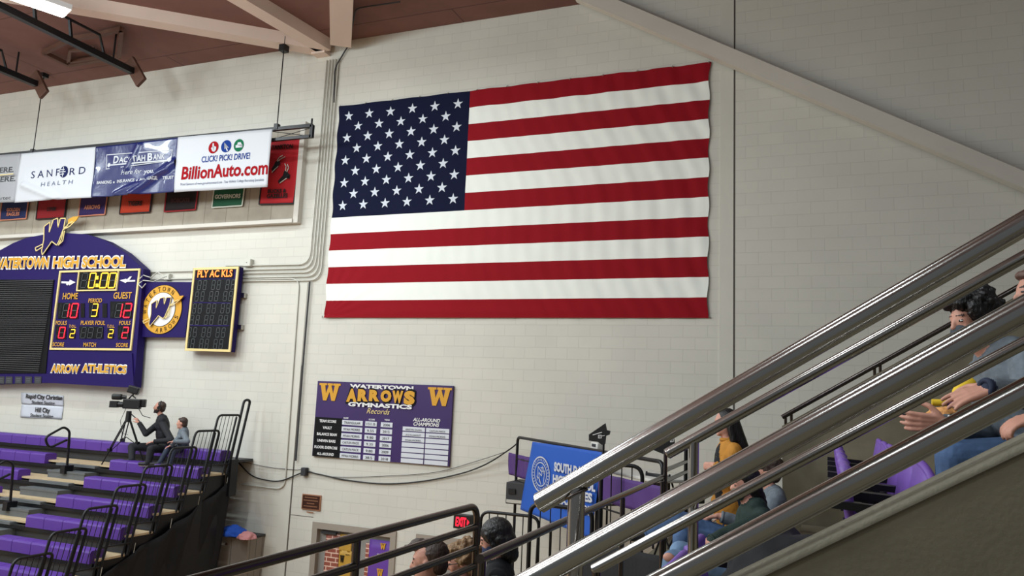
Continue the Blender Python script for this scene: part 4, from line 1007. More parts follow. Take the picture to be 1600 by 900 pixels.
build(oval(.97, .02), 'seal_ring', 'banner_white', t); build(oval(.66, .014), 'seal_ring', 'banner_white', t)
m = MB()
for i in range(30):
    a = 2*math.pi*i/30; p = sc_+dP*(rx*.82*math.cos(a))+up_*(rz*.82*math.sin(a)); r_ = (dP*math.cos(a)+up_*math.sin(a)*1.0).normalized()
    m.bar(p-r_*.014, p+r_*.014, .014, .004, up=nP)
for L in ([(-.4, -.5), (-.3, .5), (.1, .2), (.5, .3), (.4, -.6)], [(-.1, -.6), (-.2, .1), (.15, -.1), (.2, .6)], [(.0, .45), (.35, .5), (.35, .1)], [(-.45, -.2), (-.1, -.35), (.1, -.7)]):
    q = [sc_+dP*(rx*a*.9)+up_*(rz*b*.8) for a, b in L]
    for i in range(len(q)-1): m.bar(q[i], q[i+1], .012, .004, up=nP)
build(m, 'seal_figure', 'banner_white', t)
def skirt(label, p4, off, key, name='railing_skirt', nu=20):
    c = [op(*p, off) for p in p4]; t = thing(name, label, 'skirt', c[3])
    build(MB().grid(lambda u, v: c[3].lerp(c[2], u).lerp(c[0].lerp(c[1], u), v)+nP*(.01*math.sin(u*22+v*3)), nu, 8), 'cloth', key, t, .004); return t
skirt('small purple cloth panel at the left end of the platform railing', [(795, 707), (830, 715), (826, 751), (795, 741)], .0, 'skirt_purple')
skirt('wide purple cloth panel behind the barred guard rail', [(936, 739), (1042, 762), (1042, 812), (936, 782)], .45, 'skirt_purple')
skirt('dark purple cloth hanging below the slim dark rail at the bottom', [(890, 838), (1046, 872), (1046, 960), (890, 940)], .9, 'black_cloth')
a, b = on(791, 753, 12.0), on(824, 790, 12.0)
t = thing('equipment_case', 'dark grey equipment case on the wall ledge left of the blue banner', 'case', (a.x, 12, b.z))
build(MB().bev(((a.x+b.x)/2, 12.3, (a.z+b.z)/2), (b.x-a.x, .6, a.z-b.z), .01, sm=False), 'shell', 'dark_grey', t)
build(MB().bb(a.x+.02, b.x-.02, 11.985, 12.0, b.z+.02, b.z+.07), 'edge_strip', 'conduit', t); build(MB().bb(a.x+.05, a.x+.17, 11.98, 12.0, b.z+.16, a.z-.1), 'latch', 'black_plastic', t)
build(MB().cyl((b.x-.06, 12.3, 0), (b.x-.06, 12.3, b.z), .025), 'stand', 'black_metal', t)

def guard(label, P, bars, r=.02, inner=None, y=None):
    t = thing('barred_guard', label, 'railing', P[-1], 'black barred guards')
    build(MB().tube(roundp(P, .13, 6), r, 10), 'frame', 'black_metal', t)
    for a, b in bars: build(MB().tube([a, b], .007, 6), 'baluster', 'black_metal', t)
    return t
Yg = 9.4
tl, tr_ = on(752, 799, Yg), on(831, 806.5, Yg); tr_.z = tl.z = (tl.z+tr_.z)/2
zl = 2.3
guard('black barred guard behind the dark-haired woman with navy mask', [V((tl.x-.0, Yg, zl)), tl, V((tr_.x+.1, Yg, tl.z)), V((tr_.x+.08, Yg, zl))],
      [(V((tl.x+(tr_.x-tl.x)*k/6, Yg, zl)), V((tl.x+(tr_.x-tl.x)*k/6, Yg, tl.z))) for k in range(1, 6)])
z2 = on(829, 787, Yg-.3).z; xa, xb = on(829, 787, Yg-.3).x, on(926, 787, Yg-.3).x
guard('black barred guard in front of the blue banner', [V((xa, Yg-.3, zl)), V((xa, Yg-.3, z2)), V((xb, Yg-.3, z2)), V((xb, Yg-.3, zl))],
      [(V((xa+(xb-xa)*k/6, Yg-.3, zl)), V((xa+(xb-xa)*k/6, Yg-.3, z2))) for k in range(1, 6)], .026)
Y3 = 8.6; a, b = on(940, 727, Y3), on(1004, 729, Y3); a.z = b.z
guard('black barred guard in front of the wide purple cloth', [V((a.x, Y3, 2.95)), a, b, V((b.x, Y3, 2.95))],
      [(V((a.x+(b.x-a.x)*k/4, Y3, 2.95)), V((a.x+(b.x-a.x)*k/4, Y3, a.z))) for k in range(1, 4)], .022)

# folding tables, chairs and gear behind the guards
mat('table_white', (214, 212, 206), .5)
def table(label, c, sx, sy, h, yaw=0):
    t = thing('folding_table', label, 'table', c); R = Matrix.Rotation(yaw, 3, 'Z'); c = V(c)
    build(MB().bev(c+V((0, 0, h-.02)), (sx, sy, .045), .012, R), 'tabletop', 'table_white', t)
    for sx_ in (-1, 1):
        for sy_ in (-1, 1):
            q = c+R@V((sx_*(sx/2-.12), sy_*(sy/2-.08), 0)); build(MB().cyl(q, q+V((0, 0, h-.04)), .014), 'leg', 'black_metal', t)
        build(MB().cyl(c+R@V((sx_*(sx/2-.12), -sy/2+.08, .35)), c+R@V((sx_*(sx/2-.12), sy/2-.08, .35)), .012), 'crossbar', 'black_metal', t)
    return t
yawP = math.atan2(dP.y, dP.x)
q = op(1012, 740, -.75); table('white folding table behind the platform railing', (q.x, q.y, 2.95), 1.5, .7, q.z-2.95, yawP)
def chair(label, c, yaw, key='black_metal'):
    t = thing('folding_chair', label, 'chair', c); c = V(c); R = Matrix.Rotation(yaw, 3, 'Z'); f = lambda *p: c+R@V(p)
    build(MB().bev(f(0, 0, .45), (.42, .42, .03), .012, R), 'seat', 'black_plastic', t); build(MB().bev(f(-.2, 0, .78), (.03, .42, .22), .012, R), 'backrest', 'black_plastic', t)
    for s_ in (-1, 1):
        build(MB().tube([f(.2, .2*s_, 0), f(-.2, .2*s_, .9)], .012, 8), 'leg', key, t); build(MB().tube([f(-.2, .19*s_, 0), f(.16, .19*s_, .45)], .012, 8), 'leg', key, t)
q = on(1060, 742, 9.2); chair('black folding chair beside the post of the thinner stair rail', (q.x, 9.2, 2.95), 2.6)
q = on(1045, 725, 10.3); chair('black folding chair behind the white folding table', (q.x, 10.3, 2.95), 1.0)
def antenna(label, px, y, sc=1.0, flip=1, marks=True):
    a = [on(x, yy, y) for x, yy in px]; cx = sum(p.x for p in a)/len(a); zb_ = min(p.z for p in a)
    t = thing('paddle_antenna', label, 'antenna', (cx, y, 2.95))
    build(MB().prism(a, (0, .03, 0)), 'paddle', 'black_plastic', t)
    build(MB().cyl((cx+.02, y+.015, 2.95), (cx+.02, y+.015, zb_+.1), .012), 'stand_pole', 'black_metal', t)
    build(MB().cyl((cx+.02, y+.015, 2.95), (cx+.02, y+.015, 2.97), .12), 'stand_base', 'black_metal', t)
    return t
t = antenna('black fin-shaped wireless antenna with small white print above the blue banner', [(920, 679), (945.5, 661.5), (947.5, 672), (953, 673.5), (952, 679), (946.5, 681), (945, 694), (940, 695), (934, 690.5), (920, 688.5)], 9.0)
m = MB(); m.lpx([(935, 684.5), (939.5, 684.5), (939.5, 680), (935, 680)], 8.995, .006, .004, True); m.lpx([(926.5, 679.5), (940, 675.5)], 8.995, .008, .004); m.lpx([(941, 681), (944.5, 680.5)], 8.995, .006, .004); m.lpx([(936, 681.5), (938.5, 681.5)], 8.995, .004, .004); m.lpx([(937.2, 681.5), (937.2, 684)], 8.995, .004, .004)
build(m, 'white_print', 'white_paint', t)
t = antenna('second black wireless antenna half hidden under the thick top handrail', [(1016, 698), (1045, 678), (1052, 680), (1054, 693), (1048, 696), (1040, 711), (1030, 707), (1018, 702)], 8.4)
m = MB(); m.lpx([(1047.5, 690.5), (1052, 690), (1052, 684.5), (1047.5, 685)], 8.395, .006, .004, True); m.lpx([(1048.5, 686.5), (1051, 686.3)], 8.395, .004, .004); m.lpx([(1049.7, 686.5), (1049.7, 689.5)], 8.395, .004, .004); build(m, 'white_print', 'white_paint', t)
q = op(934, 697, -.3); t = thing('control_box', 'small white electronic box below the fin-shaped antenna', 'box', q)
build(MB().bev(q, (.22, .12, .1), .015, Matrix.Rotation(yawP, 3, 'Z')), 'case', 'table_white', t); build(MB().bev(q+nP*.062+V((0, 0, .01)), (.12, .01, .04), .004, Matrix.Rotation(yawP, 3, 'Z')), 'display', 'dark_grey', t)
build(MB().cyl(q-V((0, 0, .05)), V((q.x, q.y, 2.95)), .012), 'pole', 'black_metal', t)

# ---------------------------------------------------------------- purple stadium seats
def stadium_seat(c):
    # c: floor point under the middle of the backrest; the seat faces -x, its pan is flipped up
    t = thing('stadium_seat', None, None, c, 'purple flip-up stadium seats'); c = V(c); W_ = .215
    f = lambda x, y, z: c+V((x, y, z))
    def back(u, v, th=0):
        s_ = 2*u-1; z = .36+.44*v-.06*max(0, (v-.7)/.3)**2*abs(s_)**3; x = -.09+.09*v-.03*(1-s_*s_)+th
        return f(x, W_*s_*(1-.10*max(0, v-.75)/.25*abs(s_)), z)
    def shell(fn, th, r, name, nu, nv):
        m = MB(); m.grid(lambda u, v: fn(u, v), nu, nv); m.grid(lambda u, v: fn(u, v, th), nu, nv)
        rim = [fn(0, v/16) for v in range(17)]+[fn(u/12, 1) for u in range(1, 12)]+[fn(1, 1-v/16) for v in range(17)]+[fn(1-u/12, 0) for u in range(1, 12)]
        m.tube([p+V((th/2, 0, 0)) for p in rim], r, 8, True); build(m, name, 'seat_purple', t)
    shell(back, .03, .017, 'backrest', 14, 14)
    def pan(u, v, th=0):
        s_ = 2*u-1; z = .40+.36*v; x = -.24-.07*v-.02*math.sin(v*3.14)+th
        return f(x, (W_-.015)*s_, z)
    shell(pan, .035, .022, 'seat_pan', 12, 12)
    for s_ in (-1, 1):
        m = MB(); m.bar(f(-.06, s_*.245, 0), f(-.10, s_*.245, .60), .03, .07, up=(0, 1, 0)); m.bar(f(-.02, s_*.245, .62), f(-.36, s_*.245, .635), .045, .03, up=(0, 0, 1)); m.bar(f(-.05, s_*.245, .50), f(-.30, s_*.245, .51), .02, .025)
        build(m, 'armrest', 'black_plastic', t)
    build(MB().bb(c.x-.14, c.x+.0, c.y-.24, c.y+.24, c.z+.36, c.z+.41), 'cross_beam', 'black_metal', t)
    return t
seat0 = stadium_seat((.36, 3.62, TZ[1]))
SL = ['nearest seat', 'second seat', 'third seat', 'fourth seat', 'fifth seat', 'farthest seat']
tag(seat0, 'purple flip-up seat, nearest of the receding row above the concrete parapet', 'seat')
for k in range(1, 6):
    c = copy_tree(seat0, None, V((0, .54*k, 0))); c['label'] = 'purple flip-up seat, '+SL[k][:-5]+' of the receding row above the concrete parapet'
for k in range(2):
    c = copy_tree(seat0, None, V((-.71, .10+.54*k, TZ[0]-TZ[1]))); c['label'] = ['purple flip-up seat low beside the black coat, cut by the parapet', 'purple flip-up seat hidden behind the black coat'][k]
q = on(1222, 858, 3.75)
pile('black_coat', 'black coat heaped over the seats just above the concrete parapet', (q.x, 3.75, q.z-.22), .26, .28, .32, 'black_cloth', 9)  # dark mass above the parapet, modelled as a soft heap
# ---------------------------------------------------------------- people
def skinmat(k, rgb): return mat(k, rgb, .55, var=.05, vscale=20)
skinmat('skin', (196, 142, 122)); skinmat('skin_pink', (206, 150, 130)); mat('lips', (160, 90, 84), .5); mat('eye_dark', (26, 20, 20), .3); mat('eye_white', (220, 216, 210), .3)
mat('hair_black', (20, 16, 17), .42, bump=.7, bscale=40); mat('hair_brown', (58, 40, 32), .5, var=.2, vscale=30, bump=.6, bscale=60); mat('hair_blond', (140, 108, 74), .5, var=.3, vscale=40, bump=.8, bscale=50); mat('hair_short', (92, 66, 56), .6, var=.15, vscale=40)
mat('cl_black', (24, 25, 30), .85, var=.2, bump=.5, bscale=14); mat('cl_grey', (104, 112, 120), .9, var=.18, vscale=30, bump=.5, bscale=16); mat('cl_mustard', (184, 126, 44), .85, var=.14, vscale=14, bump=.6, bscale=22)
mat('cl_green', (22, 44, 38), .8, var=.2, bump=.5, bscale=14); mat('jeans', (70, 96, 134), .8, var=.22, vscale=9, bump=.5, bscale=18); mat('jeans_light', (112, 140, 172), .8, var=.18, vscale=9, bump=.5, bscale=18)
mat('cl_greygreen', (104, 124, 118), .85, var=.08); mat('cl_navy', (28, 38, 62), .8); mat('mask_green', (30, 92, 66), .7); mat('mask_navy', (34, 48, 84), .7); mat('mask_grey', (54, 62, 70), .7); mat('shoe_dark', (32, 30, 32), .6); mat('cl_dkjeans', (34, 42, 60), .8, var=.2)
mat('crochet', (220, 158, 96), .9, var=.2, vscale=40, bump=1, bscale=40); mat('foam_yellow', (236, 196, 40), .7); mat('beard', (44, 32, 28), .8, bump=.6, bscale=60); mat('cl_print', (206, 200, 120), .7)

class Fig:
    def __init__(s): s.p = []; s.r = []
    def c(s, p0, r0, p1, r1, k): s.p.append(('c', V(p0), r0, V(p1), r1, k)); return s
    def e(s, c, rad, R, k): s.p.append(('e', V(c), rad, R, 0, k)); return s
    def mesh(s, name, parent, vox, smooth=2, bumpy=0, bs=10):
        mb = MB()
        for q in s.p:
            if q[0] == 'c':
                mb.tube([q[1], q[3]], [q[2], q[4]], 14); mb.ell(q[1], (q[2],)*3, n=14); mb.ell(q[3], (q[4],)*3, n=14)
            else: mb.ell(q[1], q[2], q[3], 18)
        me = bpy.data.meshes.new('tmp'); me.from_pydata([tuple(v) for v in mb.v], [], mb.f)
        bm = bmesh.new(); bm.from_mesh(me); bmesh.ops.recalc_face_normals(bm, faces=bm.faces[:]); bm.to_mesh(me); bm.free()
        ob = bpy.data.objects.new('tmp', me); COL.objects.link(ob)
        md = ob.modifiers.new('r', 'REMESH'); md.mode = 'VOXEL'; md.voxel_size = vox; md.adaptivity = 0
        if smooth: ms_ = ob.modifiers.new('s', 'SMOOTH'); ms_.iterations = smooth; ms_.factor = .5
        bpy.context.view_layer.update()
        m2 = bpy.data.meshes.new_from_object(ob.evaluated_get(bpy.context.evaluated_depsgraph_get()))
        n = len(m2.vertices); co = np.empty(n*3); m2.vertices.foreach_get('co', co); co = co.reshape(-1, 3)
        if bumpy:
            no = np.empty(n*3); m2.vertices.foreach_get('normal', no); no = no.reshape(-1, 3)
            d = np.array([noise.noise(V(c_)*bs)+.5*noise.noise(V(c_)*bs*2.3) for c_ in co])*bumpy; co = co+no*d[:, None]
            m2.vertices.foreach_set('co', co.ravel())
        nf = len(m2.polygons); fc = np.empty(nf*3); m2.polygons.foreach_get('center', fc); fc = fc.reshape(-1, 3)
        keys = []; best = np.full(nf, 1e9); idx = np.zeros(nf, int)
        for q in s.p:
            if q[5] not in keys: keys.append(q[5])
            ki = keys.index(q[5])
            if q[0] == 'c':
                a, b = np.array(q[1]), np.array(q[3]); ab = b-a; t = np.clip(((fc-a)@ab)/max(1e-9, ab@ab), 0, 1)
                d = np.linalg.norm(fc-a-t[:, None]*ab, axis=1)-(q[2]+(q[4]-q[2])*t)
            else:
                R = np.array(q[3]) if q[3] is not None else np.eye(3); l = (fc-np.array(q[1]))@R; r = np.array(q[2])
                k0 = np.linalg.norm(l/r, axis=1); k1 = np.linalg.norm(l/(r*r), axis=1)+1e-9; d = k0*(k0-1)/k1
            u = d < best; best[u] = d[u]; idx[u] = ki
        bpy.data.objects.remove(ob); bpy.data.meshes.remove(me)
        m2.vertices.foreach_set('co', (co-np.array(wloc(parent))).ravel()); m2.name = name
        m2.materials.clear()
        for k in keys: m2.materials.append(MATS[k])
        m2.polygons.foreach_set('material_index', idx.astype(np.int32)); m2.polygons.foreach_set('use_smooth', [True]*nf); m2.update()
        o = bpy.data.objects.new(name, m2); COL.objects.link(o); o.parent = parent
        for nm, c_, ax, rad, th, k in s.r:
            a_, b_ = basis(ax); build(MB().tube([c_+(a_*math.cos(j*.3491)+b_*math.sin(j*.3491))*rad for j in range(18)], th, 8, True), nm, k, parent)
        return o
def frame(f, u=V((0, 0, 1))):
    f = V(f).normalized(); l = V(u).cross(f).normalized(); u = f.cross(l).normalized()
    return f, l, u, Matrix((f, l, u)).transposed()        # columns forward, left, up
def head(F, hc, f, u=V((0, 0, 1)), sk='skin', s=1.0, beard=False, mouth=True):
    f, l, u, R = frame(f, u); P = lambda a, b, c: hc+(f*a+l*b+u*c)*s
    F.e(P(-.012, 0, .025), (.098*s, .076*s, .098*s), R, sk); F.e(P(.015, 0, -.055), (.072*s, .056*s, .064*s), R, 'beard' if beard else sk)
    F.e(P(.05, 0, .0), (.045*s, .058*s, .075*s), R, sk)
    F.c(P(.086, 0, .018), .008*s, P(.104, 0, -.022), .013*s, sk); F.e(P(.095, 0, -.028), (.012*s, .017*s, .009*s), R, sk)
    F.e(P(.072, 0, -.098), (.022*s, .024*s, .018*s), R, 'beard' if beard else sk)
    for q in (-1, 1):
        F.e(P(.076, .032*q, .006), (.014*s, .013*s, .009*s), R, 'eye_dark'); F.c(P(.086, .014*q, .03), .0045*s, P(.076, .05*q, .03), .004*s, 'hair_brown' if not beard else 'beard')
        F.e(P(-.01, .078*q, -.008), (.02*s, .008*s, .032*s), R, sk); F.e(P(.06, .036*q, -.022), (.022*s, .02*s, .02*s), R, sk)
    if mouth: F.e(P(.083, 0, -.062), (.011*s, .024*s, .009*s), R, 'lips')
def hand(F, w_, d, pn, side, sk='skin', s=1.0, curl=.5, spread=.12, thumb_in=.5, sleeve=None):
    # w_: wrist, d: finger direction, pn: palm normal (the way the palm looks), side: +1 thumb on d x pn side
    d = V(d).normalized(); pn = (V(pn)-d*V(pn).dot(d)).normalized(); sd = d.cross(pn).normalized()*side
    P = lambda a, b, c: w_+(d*a+sd*b+pn*c)*s
    for b in (-.028, -.009, .010, .028): F.c(P(.01, b*.75, 0), .0145*s, P(.078, b, 0), .0115*s, sk)
    F.e(P(.045, 0, .003), (.045*s, .036*s, .014*s), Matrix((d, sd, pn)).transposed(), sk)
    for b, L in ((.030, .072), (.010, .080), (-.010, .074), (-.029, .058)):
        p = P(.084, b, 0); a = curl*.5; dirv = d+sd*(b*spread*12)
        for seg, rr in ((.45, .0098), (.30, .0088), (.25, .0078)):
            v = (dirv.normalized()*math.cos(a)+pn*math.sin(a)); q = p+v*(L*seg*s); F.c(p, rr*s, q, rr*.93*s, sk); p = q; a += curl*.8
    p = P(.018, .034, .004); v1 = (d*.7+sd*.7+pn*thumb_in*.4).normalized(); q = p+v1*.042*s; F.c(p, .0135*s, q, .011*s, sk)
    v2 = (d*.9+sd*.25+pn*thumb_in*.6).normalized(); r_ = q+v2*.032*s; F.c(q, .011*s, r_, .0095*s, sk); F.c(r_, .0095*s, r_+(v2+pn*.3).normalized()*.022*s, .008*s, sk)
def limb(F, a, b, c, r, k, k2=None, cut=1.0, r2=None):
    a, b, c = V(a), V(b), V(c); F.c(a, r[0], b, r[1], k)
    m_ = b.lerp(c, cut); F.c(b, r[1], m_, r[1]+(r[2]-r[1])*cut, k)
    if cut < 1:
        rm = r[1]+(r[2]-r[1])*cut; F.c(m_, min(rm*.85, .034), c, min(r[2]*.85, .027), k2 or 'skin')
        q_ = m_+(c-b).normalized()*rm*.45; F.r.append(('cuff', q_, c-b, rm*.82, .010, k))
def torso(F, neck, pel, lat, k, kp, s=1.0, wide=1.0, vee=None):
    neck, pel = V(neck), V(pel); u = (neck-pel).normalized(); l = (V(lat)-u*V(lat).dot(u)).normalized(); f = l.cross(u)
    R = Matrix((f, l, u)).transposed(); L = (neck-pel).length; P = lambda a, b, c: pel+f*a+l*b+u*c
    F.e(P(0, 0, L*.74), (.115*s, .175*s*wide, .20*s), R, k); F.e(P(.01, 0, L*.42), (.115*s, .155*s*wide, .19*s), R, k); F.e(P(-.01, 0, .02), (.135*s, .175*s*wide, .14*s), R, kp)
    F.c(P(0, -.15*s*wide, L*.90), .062*s, P(0, .15*s*wide, L*.90), .062*s, k)
    F.c(P(0, 0, L*.93), .075*s, P(0, 0, L*1.0), .06*s, k)
    F.r.append(('collar', P(.008, 0, L*1.0+.025), u, .060*s, .016, k))
    return f, l, u
def hairmesh(name, key, parent, prims, hc, f, u=V((0, 0, 1)), s=1.0, vox=.007, bumpy=.006, bs=45):
    f, l, u, R = frame(f, u); P = lambda q: V(hc)+(f*q[0]+l*q[1]+u*q[2])*s
    F = Fig()
    for q in prims:
        if q[0] == 'e': F.e(P(q[1]), tuple(a*s for a in q[2]), R, key)
        else: F.c(P(q[1]), q[2]*s, P(q[3]), q[4]*s, key)
    return F.mesh(name, parent, vox, 1, bumpy, bs)
CAPH = [('e', (-.03, 0, .045), (.098, .085, .092)), ('e', (-.062, 0, -.01), (.062, .075, .08))]
Z3 = V((0, 0, 1))

# --- camera operator on the topmost row
Yc = 12.32
def pt(px, py, y): return on(px, py, y)
t = thing('person', 'bearded man in black hoodie and headphones sitting against the wall, steering the video camera', 'person', (pt(248, 705, Yc).x, Yc, 3.05))
pel = pt(257, 698, 12.46); nk = pt(253, 653, 12.42); hc = pt(249, 637, 12.36); fd = V((-.80, -.58, .10)); l0 = V((.72, -.69, 0)); f0 = V((-.69, -.72, 0))
F = Fig(); torso(F, nk, pel, l0, 'cl_black', 'cl_black', 1.2, 1.12)
F.c(nk-V((0, 0, .02)), .056, hc-V((0, 0, .06)), .052, 'skin'); head(F, hc, fd, beard=True, s=1.04)
F.c(nk+l0*.06-f0*.03, .075, nk-l0*.05-f0*.03, .075, 'cl_black')
shR = nk-l0*.18-V((0, 0, .08)); shL = nk+l0*.18-V((0, 0, .08))
wr = pt(217, 660, 12.0); el = pt(228, 678, 12.05); limb(F, shR, el, wr, (.072, .06, .045), 'cl_black', cut=.85); hand(F, wr, (-.6, -.2, .7), (-.3, .2, -.6), 1, s=1.05, curl=.9)
wr2 = pt(240, 690, 11.95); el2 = pt(268, 688, 12.1); limb(F, shL, el2, wr2, (.072, .062, .046), 'cl_black', cut=.88); hand(F, wr2, (-.9, -.2, -.2), (0, 0, -1), 1, s=1.05, curl=.5)
for s_, kk, aa in ((-1, (206, 698, 12.05), (206, 718, 11.95)), (1, (236, 702, 11.75), (232, 722, 11.7))):
    kn = pt(*kk); an = pt(*aa); limb(F, pel+l0*.1*s_-V((0, 0, .02)), kn, an, (.098, .078, .058), 'cl_black'); F.c(an+V((.03, .02, -.03)), .045, an+V((-.15, -.06, -.04)), .038, 'shoe_dark'); F.c(an+V((.03, .02, -.065)), .025, an+V((-.15, -.06, -.066)), .022, 'white')
F.mesh('body', t, .012)
hairmesh('hair', 'hair_brown', t, CAPH, hc, fd, vox=.012, bumpy=.003)
fh, lh, uh, Rh = frame(fd); m = MB()
m.tube([hc+lh*(.092*math.cos(a))+uh*(.125*math.sin(a)+.01)-fh*.01 for a in [math.pi*k/12 for k in range(13)]], .01, 8)
for s_ in (-1, 1): m.cyl(hc+lh*.078*s_-fh*.01, hc+lh*.105*s_-fh*.01, .038)
build(m, 'headphones', 'black_plastic', t)

# --- boy beside him
Yb = 12.32
t = thing('person', 'boy with short brown hair in grey hoodie sitting beside the camera operator', 'person', (pt(280, 700, Yb).x, Yb, 3.05))
pel = pt(284, 699, 12.44); nk = pt(287, 673, 12.36); hc = pt(284, 661.5, 12.3); fd = V((-.86, -.5, .0)); l0 = V((.72, -.69, 0)); f0 = V((-.69, -.72, 0))
F = Fig(); torso(F, nk, pel, l0, 'cl_grey', 'cl_dkjeans', .98, 1.08); F.c(nk-V((0, 0, .02)), .045, hc-V((0, 0, .05)), .042, 'skin_pink'); head(F, hc, fd, sk='skin_pink', s=.93)
F.c(nk+l0*.05-f0*.02, .06, nk-l0*.05-f0*.02, .06, 'cl_grey')
shR = nk-l0*.14-V((0, 0, .06)); shL = nk+l0*.14-V((0, 0, .06))
wr = pt(268, 696, 12.0); el = pt(274, 690, 12.1); limb(F, shR, el, wr, (.058, .052, .04), 'cl_grey', cut=.9); hand(F, wr, (-.8, -.3, -.3), (0, 0, -1), 1, 'skin_pink', .85, .5)
wr2 = pt(271, 690, 11.95); el2 = pt(293, 690, 12.08); limb(F, shL, el2, wr2, (.058, .052, .04), 'cl_grey', cut=.9); hand(F, wr2, (-.8, -.3, -.1), (0, 0, -1), -1, 'skin_pink', .85, .5)
for s_, kk, aa in ((-1, (262, 702, 12.0), (250, 722, 11.8)), (1, (272, 704, 11.8), (266, 724, 11.75))):
    kn = pt(*kk); an = pt(*aa); limb(F, pel+l0*.08*s_-V((0, 0, .02)), kn, an, (.075, .06, .046), 'cl_dkjeans'); F.c(an+V((.03, .02, -.03)), .038, an+V((-.11, -.1, -.04)), .034, 'shoe_dark')
F.mesh('body', t, .011); hairmesh('hair', 'hair_brown', t, CAPH+[('e', (.03, 0, .09), (.05, .06, .03))], hc, fd, s=.93, vox=.011, bumpy=.003)

# --- video camera and tripod
cb = pt(205, 631, 12.0)
t = thing('tripod', 'black tripod standing on the bleacher rows in front of the camera operator', 'tripod', (cb.x, 12.0, 3.05))
hub = pt(201, 650, 12.0); build(MB().cyl(hub-V((0, 0, .12)), hub+V((0, 0, .1)), .06, .05), 'head', 'black_plastic', t)
feet = [onz(147, 747, 2.78), onz(184, 717, 3.06), V((hub.x+.36, 12.2, 3.06))]
for ft in feet:
    m = MB(); d = (ft-hub); sd = d.cross(Z3).normalized()*.03
    m.tube([hub+sd, hub.lerp(ft, .55)+sd], .012, 8); m.tube([hub-sd, hub.lerp(ft, .55)-sd], .012, 8); m.tube([hub.lerp(ft, .5), ft], .014, 8); m.box(hub.lerp(ft, .55), (.07, .07, .06)); m.ell(ft+V((0, 0, .015)), (.03, .03, .02))
    build(m, 'leg', 'black_metal', t)
m = MB()
for ft in feet: m.tube([hub.lerp(ft, .6), hub-V((0, 0, .42))], .008, 6)
build(m, 'spreader', 'black_metal', t)
build(MB().tube([hub+V((.05, 0, .05)), pt(222, 662, 12.0)], .012, 8), 'pan_handle', 'black_metal', t)
t = thing('video_camera', 'large black broadcast video camera on the tripod', 'camera', cb)
R = Matrix.Rotation(.55, 3, 'Z')
g_ = lambda a, b, c: cb+R@V((a, b, c))
build(MB().bev(g_(.02, 0, .0), (.34, .14, .2), .02, R, sm=False).bev(g_(.2, .04, .02), (.14, .12, .16), .015, R, sm=False), 'camera_body', 'black_plastic', t)
build(MB().cyl(g_(-.14, -.03, -.02), g_(-.26, -.03, -.02), .055, .06).box(g_(-.31, -.03, -.02), (.14, .16, .13), R), 'lens_hood', 'black_plastic', t)
build(MB().cyl(g_(-.1, -.03, .13), g_(-.18, -.03, .13), .04).bev(g_(-.27, -.03, .13), (.2, .12, .12), .03, R), 'microphone', 'black_plastic', t)
build(MB().tube([cb+V((-.08, 0, .1)), cb+V((0, 0, .17)), cb+V((.1, 0, .12))], .014, 8), 'carry_handle', 'black_plastic', t)
build(MB().bev(g_(.02, 0, .28), (.22, .13, .15), .02, R @ Matrix.Rotation(.25, 3, 'Y'), sm=False).cyl(cb+V((.02, 0, .15)), cb+V((.03, 0, .25)), .015), 'monitor', 'black_plastic', t)
build(MB().tube([cb+V((-.12, 0, -.08)), cb+V((-.22, -.02, -.35)), cb+V((-.16, 0, -.6)), cb+V((0, 0, -.62))], .005, 5).tube([cb+V((.18, 0, -.05)), cb+V((.34, 0, -.22)), cb+V((.5, .05, -.26))], .008, 5), 'cable', 'black_plastic', t)

def eyes(t, hc, f, s=1.0):
    f, l, u, R = frame(f); P = lambda a, b, c: hc+(f*a+l*b+u*c)*s
    for q in (-1, 1):
        e = MB().ell(P(.0785, .031*q, .006), (.0125*s, .0125*s, .0065*s), R, 14); e.ell(P(.0885, .031*q, .006), (.0035*s, .0055*s, .0055*s), R, 10, 1)
        build(e, 'eye', ['eye_white', 'eye_dark'], t)
def maskmesh(t, hc, f, key, s=1.0, vox=.006, u=Z3):
    f, l, u, R = frame(f, u); P = lambda a, b, c: hc+(f*a+l*b+u*c)*s; F = Fig()
    F.e(P(.048, 0, -.052), (.062*s, .062*s, .062*s), R, key); F.c(P(.092, 0, -.022), .012*s, P(.1, 0, -.05), .016*s, key)
    o = F.mesh('face_mask', t, vox, 1)
    m = MB()
    for q in (-1, 1): m.tube([P(.04, .06*q, -.02), P(-.005, .083*q, .0)], .0025, 5).tube([P(.03, .06*q, -.075), P(-.01, .083*q, -.03)], .0025, 5)
    build(m, 'ear_loop', key, t); return o

